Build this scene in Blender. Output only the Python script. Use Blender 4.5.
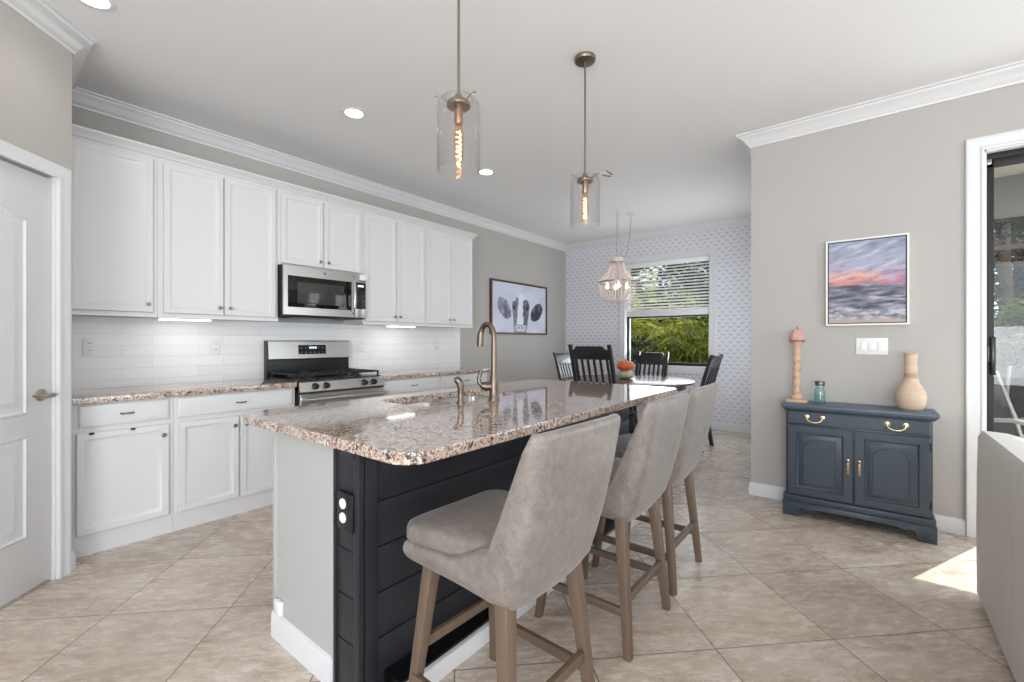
import bpy, bmesh, math, random
from mathutils import Vector, Matrix, noise
random.seed(7)
PI = math.pi
sc = bpy.context.scene
for o in list(bpy.data.objects): bpy.data.objects.remove(o)
COL = sc.collection

def lin(c):
    return tuple(((v/255)/12.92 if v/255 <= .04045 else ((v/255+.055)/1.055)**2.4) for v in c)

# ------------------------------------------------------------------ camera
FPX = 447.0
AZ = math.atan2(356, 447)
cd = bpy.data.cameras.new('camera'); cam = bpy.data.objects.new('camera', cd); COL.objects.link(cam)
cd.sensor_width = 36; cd.lens = 36*FPX/1024; cd.shift_y = 0.0003; cd.clip_start = .02
cam.location = (0, 0, 1.23); cam.rotation_euler = (PI/2, 0, AZ-PI/2)
sc.camera = cam
# ------------------------------------------------------------------ view, world, sun, daylight
sc.view_settings.view_transform = 'Standard'; sc.view_settings.look = 'None'
sc.view_settings.gamma = 1; sc.view_settings.use_curve_mapping = False
sc.view_settings.exposure = 0.02
w = bpy.data.worlds.new('world'); sc.world = w; w.use_nodes = True
nt = w.node_tree; nt.nodes.clear()
wo = nt.nodes.new('ShaderNodeOutputWorld'); bg = nt.nodes.new('ShaderNodeBackground')
sky = nt.nodes.new('ShaderNodeTexSky'); sky.sky_type = 'HOSEK_WILKIE'; sky.turbidity = 3.0
sky.sun_direction = Vector((.79, -.36, .5)).normalized()
mx = nt.nodes.new('ShaderNodeMixRGB'); mx.inputs[0].default_value = .55; mx.inputs[2].default_value = (.80, .86, .95, 1)
nt.links.new(sky.outputs[0], mx.inputs[1]); nt.links.new(mx.outputs[0], bg.inputs[0])
bg.inputs[1].default_value = 2.3; nt.links.new(bg.outputs[0], wo.inputs[0])
def lamp(name, kind, loc, energy, color=(1, 1, 1), target=None, **kw):
    d = bpy.data.lights.new(name, kind); d.energy = energy; d.color = color
    for k, v in kw.items(): setattr(d, k, v)
    o = bpy.data.objects.new(name, d); COL.objects.link(o); o.location = loc
    if target is not None:
        o.rotation_euler = (Vector(target)-Vector(loc)).to_track_quat('-Z', 'Y').to_euler()
    return o
SUN = Vector((.89, -.405, .5631))
lamp('sun', 'SUN', (20, -9, 12), 11.0, (1.0, .95, .87), target=Vector((20, -9, 12))-SUN, angle=.004)
DAY = (.895, .97, 1.045)
lamp('daylight_back_window', 'AREA', (-.6, -4.75, 1.55), 85, DAY, target=(-.6, 0, 1.5), shape='RECTANGLE', size=4.4, size_y=2.2)
lamp('daylight_side_window', 'AREA', (-3.3, -1.4, 1.6), 82, DAY, target=(0, -1.2, 1.4), shape='RECTANGLE', size=3.0, size_y=2.0)
lamp('daylight_patio_door', 'AREA', (4.22, -2.1, 1.35), 50, DAY, target=(0, -1.0, 1.2), shape='RECTANGLE', size=2.4, size_y=2.1)
lamp('daylight_dining_window', 'AREA', (6.83, 2.38, 1.3), 10, DAY, target=(3, 2.38, 1.0), shape='RECTANGLE', size=1.2, size_y=.8)
# area lamps added at the windows, aimed up to brighten the ceiling
FILL = (.94, .975, 1.02)
lamp('ceiling_fill_back', 'AREA', (-.6, -4.8, .5), 12, FILL, target=(.2, -1.5, 2.9), shape='RECTANGLE', size=4.4, size_y=.5)
lamp('ceiling_fill_side', 'AREA', (-3.2, -1.4, 1.0), 140, FILL, target=(-.6, -.6, 2.9), shape='RECTANGLE', size=3.0, size_y=1.2)
lamp('ceiling_fill_patio', 'AREA', (4.24, -1.9, .4), 8, FILL, target=(2.2, 0, 2.9), shape='RECTANGLE', size=2.4, size_y=.4)
lamp('ceiling_fill_dining', 'AREA', (6.85, 2.38, 1.2), 12, FILL, target=(5.2, 2.38, 2.9), shape='RECTANGLE', size=1.2, size_y=.7)
lamp('daylight_nook_window', 'AREA', (5.5, .68, 1.35), 15, DAY, target=(5.2, 4.0, 1.9), shape='RECTANGLE', size=1.3, size_y=1.7)

# ------------------------------------------------------------------ materials
MATS = {}
class NT:
    def __init__(s, name):
        s.m = bpy.data.materials.new(name); s.m.use_nodes = True; s.t = s.m.node_tree
        s.b = s.t.nodes['Principled BSDF']; s.out = s.t.nodes['Material Output']
        s.tc = s.n('ShaderNodeTexCoord')
    def n(s, t, **kw):
        x = s.t.nodes.new(t)
        for k, v in kw.items(): setattr(x, k, v)
        return x
    def l(s, a, b): s.t.links.new(a, b)
    def set(s, x, i, v):
        if isinstance(v, (int, float, tuple)): x.inputs[i].default_value = v
        else: s.l(v, x.inputs[i])
    def math(s, op, a, b=0.0, c=None):
        x = s.n('ShaderNodeMath', operation=op); s.set(x, 0, a); s.set(x, 1, b)
        if c is not None: s.set(x, 2, c)
        return x.outputs[0]
    def mix(s, f, a, b, typ='MIX'):
        x = s.n('ShaderNodeMixRGB', blend_type=typ); s.set(x, 0, f)
        s.set(x, 1, a if not isinstance(a, tuple) else (*a[:3], 1)); s.set(x, 2, b if not isinstance(b, tuple) else (*b[:3], 1))
        return x.outputs[0]
    def noise(s, vec, scale, detail=3, rough=.55, dist=0):
        x = s.n('ShaderNodeTexNoise'); s.l(vec, x.inputs['Vector']); x.inputs['Scale'].default_value = scale
        x.inputs['Detail'].default_value = detail; x.inputs['Roughness'].default_value = rough; x.inputs['Distortion'].default_value = dist
        return x.outputs[0]
    def vmap(s, vec, scale=(1, 1, 1), rot=(0, 0, 0), loc=(0, 0, 0)):
        x = s.n('ShaderNodeMapping'); s.l(vec, x.inputs[0]); x.inputs['Scale'].default_value = scale
        x.inputs['Rotation'].default_value = rot; x.inputs['Location'].default_value = loc
        return x.outputs[0]
    def ramp(s, f, stops, interp='LINEAR'):
        x = s.n('ShaderNodeValToRGB'); s.l(f, x.inputs[0]); r = x.color_ramp; r.interpolation = interp
        while len(r.elements) < len(stops): r.elements.new(.5)
        for e, (p, c) in zip(r.elements, stops):
            e.position = p; e.color = (*c[:3], 1) if len(c) >= 3 else (c[0],)*3+(1,)
        return x.outputs[0]
    def bump(s, h, strength=.2, dist=.002):
        x = s.n('ShaderNodeBump'); s.l(h, x.inputs['Height']); x.inputs['Strength'].default_value = strength
        x.inputs['Distance'].default_value = dist; s.l(x.outputs[0], s.b.inputs['Normal'])
def simple(name, rgb, rough=.5, metal=0, var=.06, scale=8, bump=0, bscale=200, stretch=None, sheen=0, coat=0):
    k = NT(name); v = k.tc.outputs['Object']
    if stretch: v = k.vmap(v, stretch)
    c = lin(rgb); f = k.noise(v, scale, 4)
    a = tuple(min(1, x*(1-var)) for x in c); b = tuple(min(1, x*(1+var)) for x in c)
    k.l(k.mix(f, a, b), k.b.inputs['Base Color'])
    k.b.inputs['Roughness'].default_value = rough; k.b.inputs['Metallic'].default_value = metal
    if sheen: k.b.inputs['Sheen Weight'].default_value = sheen; k.b.inputs['Sheen Roughness'].default_value = .4
    if coat: k.b.inputs['Coat Weight'].default_value = coat; k.b.inputs['Coat Roughness'].default_value = .1
    if bump: k.bump(k.noise(k.tc.outputs['Object'] if not stretch else v, bscale, 2), bump)
    MATS[name] = k.m; return k.m
def emis(name, rgb, s):
    k = NT(name); k.b.inputs['Base Color'].default_value = (*lin(rgb), 1)
    k.b.inputs['Emission Color'].default_value = (*lin(rgb), 1); k.b.inputs['Emission Strength'].default_value = s
    MATS[name] = k.m; return k.m
def glass(name, tint=(1, 1, 1), refl=1.0, rough=0.0, body=0.0, bodycol=(1, 1, 1)):
    k = NT(name); t = k.n('ShaderNodeBsdfTransparent'); t.inputs[0].default_value = (*tint, 1)
    g = k.n('ShaderNodeBsdfGlossy'); g.inputs['Roughness'].default_value = rough
    fr = k.n('ShaderNodeLayerWeight'); fr.inputs[0].default_value = .5
    f = k.math('MULTIPLY', k.math('MULTIPLY_ADD', k.math('POWER', fr.outputs['Facing'], 4.0), .7, .04), refl)
    base = t.outputs[0]
    if body:
        d = k.n('ShaderNodeBsdfDiffuse'); d.inputs[0].default_value = (*bodycol, 1)
        m0 = k.n('ShaderNodeMixShader'); m0.inputs[0].default_value = body; k.l(base, m0.inputs[1]); k.l(d.outputs[0], m0.inputs[2]); base = m0.outputs[0]
    m = k.n('ShaderNodeMixShader'); k.l(f, m.inputs[0]); k.l(base, m.inputs[1]); k.l(g.outputs[0], m.inputs[2])
    k.l(m.outputs[0], k.out.inputs[0]); MATS[name] = k.m; return k.m

simple('wall_paint', (183, 179, 174), .75, var=.015, scale=3, bump=.12, bscale=90)
simple('ceiling_paint', (232, 232, 232), .85, var=.01, scale=3, bump=.15, bscale=70)
simple('trim_white', (222, 222, 223), .4, var=.01)
simple('cabinet_white', (220, 220, 220), .38, var=.012)
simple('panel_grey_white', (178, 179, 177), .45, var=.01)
simple('island_black', (34, 36, 41), .42, var=.12, scale=14)
simple('black_gap', (10, 10, 12), .3)
simple('steel', (196, 194, 190), .28, 1, var=.06, scale=30, stretch=(.3, 1, 25))
simple('steel_dark', (120, 116, 110), .35, 1)
simple('nickel', (122, 108, 97), .36, 1, var=.05, scale=20)
simple('pendant_nickel', (150, 138, 124), .32, 1)
simple('knob_nickel', (150, 146, 140), .3, 1)
simple('brass', (226, 208, 170), .25, 1, var=.05)
simple('black_plastic', (22, 22, 23), .25, var=.05)
simple('black_glass', (14, 14, 15), .06, var=.02)
simple('oven_window', (62, 60, 58), .08, var=.2, scale=18)
simple('cast_iron', (26, 26, 27), .5, var=.2, scale=40)
simple('white_plastic', (236, 236, 234), .35, var=.01)
simple('outlet_grey', (234, 233, 232), .4, var=.01)
simple('slot_dark', (60, 58, 55), .6)
simple('black_wood', (24, 23, 24), .3, var=.25, scale=20, coat=.25)
simple('table_wood', (92, 68, 58), .26, var=.25, scale=5, stretch=(1, 9, 1))
simple('leg_wood', (106, 88, 73), .5, var=.22, scale=14, stretch=(5, 5, .7), bump=.1, bscale=60)
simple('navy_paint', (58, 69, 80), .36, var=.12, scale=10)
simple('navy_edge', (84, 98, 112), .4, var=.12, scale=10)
simple('clay_wood_plain', (206, 180, 156), .5, var=.3, scale=9, stretch=(.6, .6, 4))
simple('pale_wood', (204, 172, 146), .5, var=.16, scale=14, stretch=(1, 1, 3))
simple('pink_candle', (206, 158, 148), .5, var=.12, scale=20)
simple('sofa_fabric', (206, 202, 196), .85, var=.09, scale=16, bump=.6, bscale=22, sheen=.2, stretch=(1, 1, .22))
simple('pillow_fabric', (176, 170, 164), .9, var=.1, scale=30, bump=.3, bscale=400)
simple('orange_ceramic', (222, 108, 62), .4, var=.08, scale=12)
simple('green_ceramic', (196, 194, 168), .45, var=.1, scale=12)
simple('stem_brown', (110, 96, 60), .7)
simple('picture_frame_brown', (82, 50, 42), .45, var=.2, scale=20)
simple('frame_white', (238, 236, 230), .5)
simple('frame_black', (28, 28, 30), .5)
simple('door_black', (12, 11, 11), .5, var=.08)
simple('cord_silver', (178, 172, 166), .4, .6)
simple('amber_metal', (156, 124, 104), .3, 1)
simple('cream_metal', (226, 214, 200), .4)
simple('patio_concrete', (178, 172, 162), .85, var=.1, scale=4)
simple('patio_frame', (196, 194, 190), .35, .4)
simple('patio_sling', (72, 72, 76), .8, var=.15, scale=60)
simple('lawn', (98, 118, 62), .9, var=.3, scale=6)
simple('bark', (116, 98, 82), .9, var=.3, scale=15)
simple('stucco', (206, 198, 184), .85, var=.05)
simple('patio_ceiling', (208, 206, 202), .8, var=.02)
simple('beam_grey', (150, 148, 146), .8, var=.03)
simple('screen_bronze', (92, 78, 70), .6)
simple('blind_white', (246, 246, 246), .5, var=.01)
simple('rubber_dark', (36, 34, 34), .6)
emis('bulb_glow', (255, 226, 178), 9)
emis('filament', (255, 176, 96), 26)
emis('downlight_glow', (255, 250, 240), 9)
emis('strip_glow', (255, 250, 244), 5)
emis('display_glow', (190, 220, 235), 1.2)
glass('pane_glass', (.97, .98, .98), .5)
glass('pendant_glass', (.965, .955, .95), 1.0, 0)
glass('bulb_glass', (1, .88, .74), .8)
glass('green_glass', (.87, .955, .94), 1.0, 0.02, .05, (.45, .75, .72))
def vase_wood():
    k = NT('clay_wood'); v = k.vmap(k.tc.outputs['Object'], (.7, .7, 5)); f = k.noise(v, 8, 6, .6, .6); g = k.noise(v, 3.2, 3, .5, .4)
    c = k.mix(f, lin((190, 160, 134)), lin((222, 200, 178))); c = k.mix(k.ramp(g, [(.54, (0,)), (.62, (.65,))]), c, lin((158, 116, 90)))
    k.l(c, k.b.inputs['Base Color']); k.b.inputs['Roughness'].default_value = .5; MATS['clay_wood'] = k.m
vase_wood()
simple('handle_nickel', (182, 170, 156), .3, 1)
def bead():
    k = NT('bead_white'); k.b.inputs['Base Color'].default_value = (*lin((240, 226, 222)), 1); k.b.inputs['Roughness'].default_value = .15
    k.b.inputs['Transmission Weight'].default_value = .15; k.b.inputs['IOR'].default_value = 1.4; MATS['bead_white'] = k.m
bead()
def leather():
    k = NT('stool_leather'); v = k.tc.outputs['Object']
    f = k.noise(v, 7, 8, .72, .8); g = k.noise(v, 34, 7, .75, .6)
    c = k.mix(f, lin((90, 80, 72)), lin((142, 133, 126)))
    k.l(k.mix(k.ramp(g, [(.42, (0,)), (.72, (.3,))]), c, lin((176, 172, 169))), k.b.inputs['Base Color'])
    k.b.inputs['Roughness'].default_value = .42; k.b.inputs['Sheen Weight'].default_value = .25; k.b.inputs['Sheen Roughness'].default_value = .35
    k.bump(k.noise(v, 160, 3), .12); MATS['stool_leather'] = k.m
leather()
def granite():
    k = NT('granite'); v = k.tc.outputs['Object']
    n1 = k.noise(v, 30, 5, .6, .8); n2 = k.noise(v, 95, 4, .6); n3 = k.noise(k.vmap(v, loc=(3, 7, 1)), 95, 5, .7, .4)
    n4 = k.noise(k.vmap(v, loc=(9, 2, 5)), 62, 4, .65, .8); n5 = k.noise(v, 4, 3)
    base = k.ramp(n1, [(.30, lin((172, 142, 126))), (.45, lin((204, 182, 166))), (.58, lin((222, 208, 196))), (.75, lin((196, 176, 162)))])
    base = k.mix(k.ramp(n2, [(.53, (0,)), (.63, (.8,))]), base, lin((160, 138, 126)))
    base = k.mix(k.ramp(n3, [(.525, (0,)), (.575, (1,))]), base, lin((96, 78, 70)))
    base = k.mix(k.ramp(n4, [(.565, (0,)), (.60, (1,))]), base, lin((40, 35, 35)))
    base = k.mix(k.ramp(n5, [(.5, (0,)), (.8, (.5,))]), base, lin((178, 150, 132)))
    k.l(base, k.b.inputs['Base Color']); k.b.inputs['Roughness'].default_value = .07
    k.b.inputs['Specular IOR Level'].default_value = .8; k.b.inputs['Coat Weight'].default_value = .5; k.b.inputs['Coat Roughness'].default_value = .02; k.b.inputs['Coat IOR'].default_value = 1.5
    MATS['granite'] = k.m
granite()
def floor_mat():
    k = NT('travertine_tile'); P = k.tc.outputs['Object']
    T = .518
    r = k.vmap(P, rot=(0, 0, PI/4))          # rotates points by +45 deg: x' = (x-y)/sqrt2, y' = (x+y)/sqrt2
    sp = k.n('ShaderNodeSeparateXYZ'); k.l(r, sp.inputs[0])
    u = k.math('DIVIDE', k.math('SUBTRACT', sp.outputs[0], 1.011-6*T), T); vv = k.math('DIVIDE', k.math('SUBTRACT', sp.outputs[1], 1.684-6*T), T)
    fu = k.math('FRACT', u); fv = k.math('FRACT', vv)
    du = k.math('MINIMUM', fu, k.math('SUBTRACT', 1.0, fu)); dv = k.math('MINIMUM', fv, k.math('SUBTRACT', 1.0, fv))
    dd = k.math('MINIMUM', du, dv)
    grout = k.math('LESS_THAN', dd, .0052)
    cc = k.n('ShaderNodeCombineXYZ'); k.l(k.math('FLOOR', u), cc.inputs[0]); k.l(k.math('FLOOR', vv), cc.inputs[1])
    wn = k.n('ShaderNodeTexWhiteNoise', noise_dimensions='3D'); k.l(cc.outputs[0], wn.inputs['Vector'])
    off = k.n('ShaderNodeVectorMath', operation='SCALE'); k.l(wn.outputs['Color'], off.inputs[0]); off.inputs['Scale'].default_value = 25
    add = k.n('ShaderNodeVectorMath', operation='ADD'); k.l(r, add.inputs[0]); k.l(off.outputs[0], add.inputs[1])
    s = k.vmap(add.outputs[0], (1.0, 2.8, 1), rot=(0, 0, .5))
    n1 = k.noise(s, 2.4, 9, .68, .5); n2 = k.noise(s, 12, 8, .72, .35); n3 = k.noise(s, 1.2, 4, .5, .3); n4 = k.noise(s, 4.2, 7, .62, .8)
    m_ = k.math('ADD', k.math('MULTIPLY', n1, .62), k.math('MULTIPLY', n2, .38))
    c = k.ramp(m_, [(.34, lin((158, 142, 128))), (.44, lin((188, 173, 158))), (.52, lin((206, 193, 180))), (.66, lin((226, 218, 208)))])
    vein = k.math('ABSOLUTE', k.math('SUBTRACT', n4, .5))
    c = k.mix(k.ramp(vein, [(0, (.42,)), (.022, (0,))]), c, lin((146, 124, 104)))
    c = k.mix(k.ramp(n3, [(.42, (0,)), (.68, (.34,))]), c, lin((180, 157, 138)))
    tv = k.math('MULTIPLY_ADD', wn.outputs['Value'], .14, .95)
    hs = k.n('ShaderNodeHueSaturation'); k.l(c, hs.inputs['Color']); k.l(tv, hs.inputs['Value'])
    c = k.mix(grout, hs.outputs[0], lin((128, 112, 98)))
    k.l(c, k.b.inputs['Base Color'])
    k.l(k.math('MULTIPLY_ADD', n2, .25, .14), k.b.inputs['Roughness'])
    hgt = k.math('MINIMUM', k.math('MULTIPLY', dd, 60.0), 1.0)
    k.bump(k.math('ADD', hgt, k.math('MULTIPLY', n2, .25)), .25, .002)
    MATS['travertine_tile'] = k.m
floor_mat()
def backsplash_mat():
    k = NT('backsplash_tile'); P = k.tc.outputs['Object']
    sp = k.n('ShaderNodeSeparateXYZ'); k.l(P, sp.inputs[0]); cb = k.n('ShaderNodeCombineXYZ')
    k.l(sp.outputs[0], cb.inputs[0]); k.l(sp.outputs[2], cb.inputs[1])
    b = k.n('ShaderNodeTexBrick'); k.l(cb.outputs[0], b.inputs['Vector'])
    b.offset = .37; b.inputs['Scale'].default_value = 1; b.inputs['Brick Width'].default_value = .46; b.inputs['Row Height'].default_value = .080
    b.inputs['Mortar Size'].default_value = .0011; b.inputs['Mortar Smooth'].default_value = .2
    b.inputs['Color1'].default_value = (*lin((240, 240, 240)), 1); b.inputs['Color2'].default_value = (*lin((232, 232, 232)), 1)
    b.inputs['Mortar'].default_value = (*lin((208, 207, 206)), 1)
    k.l(b.outputs['Color'], k.b.inputs['Base Color']); k.b.inputs['Roughness'].default_value = .3
    gr = k.n('ShaderNodeRGBToBW'); k.l(b.outputs['Color'], gr.inputs[0])
    h = k.math('ADD', k.math('MULTIPLY', gr.outputs[0], 3.0), k.math('MULTIPLY', k.noise(k.vmap(cb.outputs[0], (1, 5, 1)), 7, 4), .6))
    k.bump(h, .6, .004); MATS['backsplash_tile'] = k.m
backsplash_mat()
def wallpaper_mat():
    k = NT('wallpaper'); P = k.tc.outputs['Object']
    sp = k.n('ShaderNodeSeparateXYZ'); k.l(P, sp.inputs[0])
    def motif(y0, z0, py, pz, ry, rz, lean=0):
        zc = k.math('DIVIDE', k.math('ADD', sp.outputs[2], z0+10*pz), pz)
        yc = k.math('DIVIDE', k.math('ADD', sp.outputs[1], y0+10*py), py)
        row = k.math('MODULO', k.math('FLOOR', zc), 2.0)
        yy = k.math('FRACT', k.math('ADD', yc, k.math('MULTIPLY', row, .5))); zz = k.math('FRACT', zc)
        dy = k.math('SUBTRACT', yy, .5); dz = k.math('SUBTRACT', zz, .5)
        dy = k.math('ADD', dy, k.math('MULTIPLY', dz, lean))
        e = k.math('ADD', k.math('POWER', k.math('DIVIDE', k.math('ABSOLUTE', dy), ry), 2.0), k.math('POWER', k.math('DIVIDE', k.math('ABSOLUTE', dz), rz), 2.0))
        return k.math('LESS_THAN', e, 1.0)
    a = motif(0, 0, .098, .052, .065, .30); b = motif(.020, .004, .098, .052, .09, .34, .45); c2 = motif(-.020, .004, .098, .052, .09, .34, -.45)
    base = lin((226, 226, 232))
    c = k.mix(b, base, lin((208, 208, 217))); c = k.mix(c2, c, lin((203, 203, 213))); c = k.mix(a, c, lin((172, 172, 187)))
    k.l(c, k.b.inputs['Base Color']); k.b.inputs['Roughness'].default_value = .7; MATS['wallpaper'] = k.m
wallpaper_mat()
def leaf_mat(name, c1, c2, tr=.35):
    k = NT(name); g = k.n('ShaderNodeNewGeometry')
    f = k.noise(k.tc.outputs['Object'], 2.2, 3)
    f2 = k.math('POWER', g.outputs['Random Per Island'], 1.6); f = k.ramp(f, [(.35, (0,)), (.65, (1,))])
    c = k.mix(k.math('MULTIPLY', k.math('ADD', f, f2), .5), lin(c1), lin(c2))
    d = k.n('ShaderNodeBsdfDiffuse'); t = k.n('ShaderNodeBsdfTranslucent'); k.l(c, d.inputs[0]); k.l(c, t.inputs[0])
    m = k.n('ShaderNodeMixShader'); m.inputs[0].default_value = tr; k.l(d.outputs[0], m.inputs[1]); k.l(t.outputs[0], m.inputs[2])
    k.l(m.outputs[0], k.out.inputs[0]); MATS[name] = k.m
leaf_mat('palm_leaf', (44, 66, 20), (214, 216, 96), .5)
leaf_mat('palm_leaf_dark', (24, 42, 20), (72, 98, 40), .3)
leaf_mat('tree_leaf', (34, 52, 40), (92, 112, 78), .25)
leaf_mat('shrub_leaf', (96, 120, 50), (186, 190, 110), .4)
def picture_mat(name, rough=.6):
    k = NT(name); a = k.n('ShaderNodeAttribute'); a.attribute_name = 'paint'
    k.l(a.outputs['Color'], k.b.inputs['Base Color']); k.b.inputs['Roughness'].default_value = rough
    MATS[name] = k.m
picture_mat('paint_sunset', .55); picture_mat('paint_cow', .5)

# ------------------------------------------------------------------ mesh helpers
class MB:
    def __init__(s): s.bm = bmesh.new()
    def merge(s, b):
        me = bpy.data.meshes.new('t'); b.to_mesh(me); s.bm.from_mesh(me); bpy.data.meshes.remove(me); b.free(); return s
    def box(s, x0, x1, y0, y1, z0, z1, bev=0, seg=2):
        b = bmesh.new(); vs = [b.verts.new((x, y, z)) for x in (x0, x1) for y in (y0, y1) for z in (z0, z1)]
        for f in ((0, 1, 3, 2), (4, 6, 7, 5), (0, 4, 5, 1), (2, 3, 7, 6), (0, 2, 6, 4), (1, 5, 7, 3)): b.faces.new([vs[i] for i in f])
        if bev: bmesh.ops.bevel(b, geom=b.edges[:], offset=bev, segments=seg, affect='EDGES', profile=.5)
        return s.merge(b)
    def beam(s, p0, p1, w0, d0, w1=None, d1=None, up=(0, 0, 1), bev=0):
        w1 = w0 if w1 is None else w1; d1 = d0 if d1 is None else d1
        p0 = Vector(p0); p1 = Vector(p1); z = (p1-p0).normalized(); x = Vector(up).cross(z)
        if x.length < 1e-3: x = Vector((1, 0, 0))
        x.normalize(); y = z.cross(x); b = bmesh.new(); vs = []
        for p, ww, d in ((p0, w0, d0), (p1, w1, d1)):
            for a, c in ((-1, -1), (1, -1), (1, 1), (-1, 1)): vs.append(b.verts.new(p+x*a*ww/2+y*c*d/2))
        b.faces.new(vs[3::-1]); b.faces.new(vs[4:8])
        for i in range(4): b.faces.new((vs[i], vs[(i+1) % 4], vs[4+(i+1) % 4], vs[4+i]))
        if bev: bmesh.ops.bevel(b, geom=b.edges[:], offset=bev, segments=2, affect='EDGES', profile=.5)
        return s.merge(b)
    def leg(s, p0, p1, a0, a1, bev=.003):      # square section kept horizontal at both ends
        b = bmesh.new(); vs = []
        for p, a in ((p0, a0), (p1, a1)):
            for i, j in ((-1, -1), (1, -1), (1, 1), (-1, 1)): vs.append(b.verts.new((p[0]+i*a/2, p[1]+j*a/2, p[2])))
        b.faces.new(vs[3::-1]); b.faces.new(vs[4:8])
        for i in range(4): b.faces.new((vs[i], vs[(i+1) % 4], vs[4+(i+1) % 4], vs[4+i]))
        if bev: bmesh.ops.bevel(b, geom=b.edges[:], offset=bev, segments=2, affect='EDGES', profile=.5)
        return s.merge(b)
    def rings(s, rings, close=True, cap0=False, cap1=False):
        V = [[s.bm.verts.new(p) for p in r] for r in rings]; n = len(V[0])
        for a, b in zip(V, V[1:]):
            for i in range(n if close else n-1):
                j = (i+1) % n
                try: s.bm.faces.new((a[i], a[j], b[j], b[i]))
                except ValueError: pass
        if cap0: s.bm.faces.new(V[0][::-1])
        if cap1: s.bm.faces.new(V[-1])
        return s
    def lathe(s, prof, c=(0, 0, 0), seg=28, axis='z', cap=True, squash=None):
        R = []
        for r, h in prof:
            ring = []
            for i in range(seg):
                a = 2*PI*i/seg; x, y = r*math.cos(a), r*math.sin(a)
                if squash: q = 1+squash[1]*math.cos(squash[0]*a); x *= q; y *= q
                p = (x, y, h) if axis == 'z' else ((x, h, y) if axis == 'y' else (h, x, y))
                ring.append((c[0]+p[0], c[1]+p[1], c[2]+p[2]))
            R.append(ring)
        return s.rings(R, True, cap, cap)
    def tube(s, pts, r, seg=10, cap=True):
        P = [Vector(p) for p in pts]; n = len(P); rs = r if isinstance(r, (list, tuple)) else [r]*n
        t0 = (P[1]-P[0]).normalized(); x = t0.orthogonal().normalized(); R = []
        for i in range(n):
            t = (P[min(i+1, n-1)]-P[max(i-1, 0)]).normalized()
            x = (x-t*x.dot(t)).normalized(); y = t.cross(x)
            R.append([P[i]+(x*math.cos(2*PI*k/seg)+y*math.sin(2*PI*k/seg))*rs[i] for k in range(seg)])
        return s.rings(R, True, cap, cap)
    def sphere(s, c, r, sub=2, sc_=(1, 1, 1)):
        b = bmesh.new(); bmesh.ops.create_icosphere(b, subdivisions=sub, radius=r)
        for v in b.verts: v.co = Vector((v.co.x*sc_[0]+c[0], v.co.y*sc_[1]+c[1], v.co.z*sc_[2]+c[2]))
        return s.merge(b)
    def prism(s, poly, h0, h1, axis='z', bev=0):    # polygon in the other two axes, extruded along axis
        def P(a, b_, h): return {'z': (a, b_, h), 'y': (a, h, b_), 'x': (h, a, b_)}[axis]
        b = bmesh.new(); A = [b.verts.new(P(p[0], p[1], h0)) for p in poly]; B = [b.verts.new(P(p[0], p[1], h1)) for p in poly]
        b.faces.new(A[::-1]); b.faces.new(B); n = len(poly)
        for i in range(n): b.faces.new((A[i], A[(i+1) % n], B[(i+1) % n], B[i]))
        if bev: bmesh.ops.bevel(b, geom=b.edges[:], offset=bev, segments=2, affect='EDGES', profile=.5)
        return s.merge(b)
    def door(s, x0, x1, z0, z1, yf, prof, yb, arch=0):   # panel facing -Y; prof = [(inset, depth behind yf)]
        def loop(i, y):
            a0, a1, b0, b1 = x0+i, x1-i, z0+i, z1-i
            if not arch: return [(a0, y, b0), (a1, y, b0), (a1, y, b1), (a0, y, b1)]
            pts = [(a0, y, b0), (a1, y, b0)]; N = 12; m = (a0+a1)/2; hw = (a1-a0)/2
            for k in range(N+1):
                t = k/N; x = a1+(a0-a1)*t; q = abs(x-m)/hw
                pts.append((x, y, b1-arch*(1-math.cos(min(1, q*1.15)*PI))/2))
            return pts
        L = [loop(0, yb)]+[loop(i, yf+d) for i, d in prof]
        return s.rings(L, True, True, True)
    def sweep(s, path, N, prof, closed=False, cap=True):
        # prof (a, b): a along in-plane left normal (N x dir), b along N
        P = [Vector(p) for p in path]; N = Vector(N).normalized(); n = len(P); R = []
        for i in range(n):
            if closed: d0 = (P[i]-P[i-1]).normalized(); d1 = (P[(i+1) % n]-P[i]).normalized()
            else:
                d1 = (P[i+1]-P[i]).normalized() if i < n-1 else (P[i]-P[i-1]).normalized()
                d0 = (P[i]-P[i-1]).normalized() if i > 0 else d1
            n0 = N.cross(d0); n1 = N.cross(d1); m = (n0+n1).normalized(); k = 1/max(.2, m.dot(n0))
            R.append([P[i]+m*k*a+N*b for a, b in prof])
        if closed: R.append(R[0])
        return s.rings(R, True, cap and not closed, cap and not closed)
    def xform(s, M): bmesh.ops.transform(s.bm, matrix=M, verts=s.bm.verts[:]); return s
    def build(s, name, mat, parent=None, local=False, smooth=38, kind=None, origin=None):
        bm = s.bm
        bmesh.ops.remove_doubles(bm, verts=bm.verts[:], dist=1e-6)
        bmesh.ops.recalc_face_normals(bm, faces=bm.faces[:])
        if smooth:
            an = math.radians(smooth)
            for f in bm.faces: f.smooth = True
            for e in bm.edges:
                e.smooth = len(e.link_faces) == 2 and e.calc_face_angle(0) < an
        off = Vector((0, 0, 0))
        if parent is not None and not local:
            p = parent
            while p is not None: off += p.location; p = p.parent
        elif parent is None and kind != 'structure':
            xs = [v.co for v in bm.verts]
            off = Vector(((min(v.x for v in xs)+max(v.x for v in xs))/2, (min(v.y for v in xs)+max(v.y for v in xs))/2, min(v.z for v in xs)))
            if local: off = Vector((0, 0, 0))
        if off.length: bmesh.ops.translate(bm, vec=-off, verts=bm.verts[:])
        me = bpy.data.meshes.new(name); bm.to_mesh(me); bm.free()
        for m in (mat if isinstance(mat, list) else [mat]): me.materials.append(MATS[m] if isinstance(m, str) else m)
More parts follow.
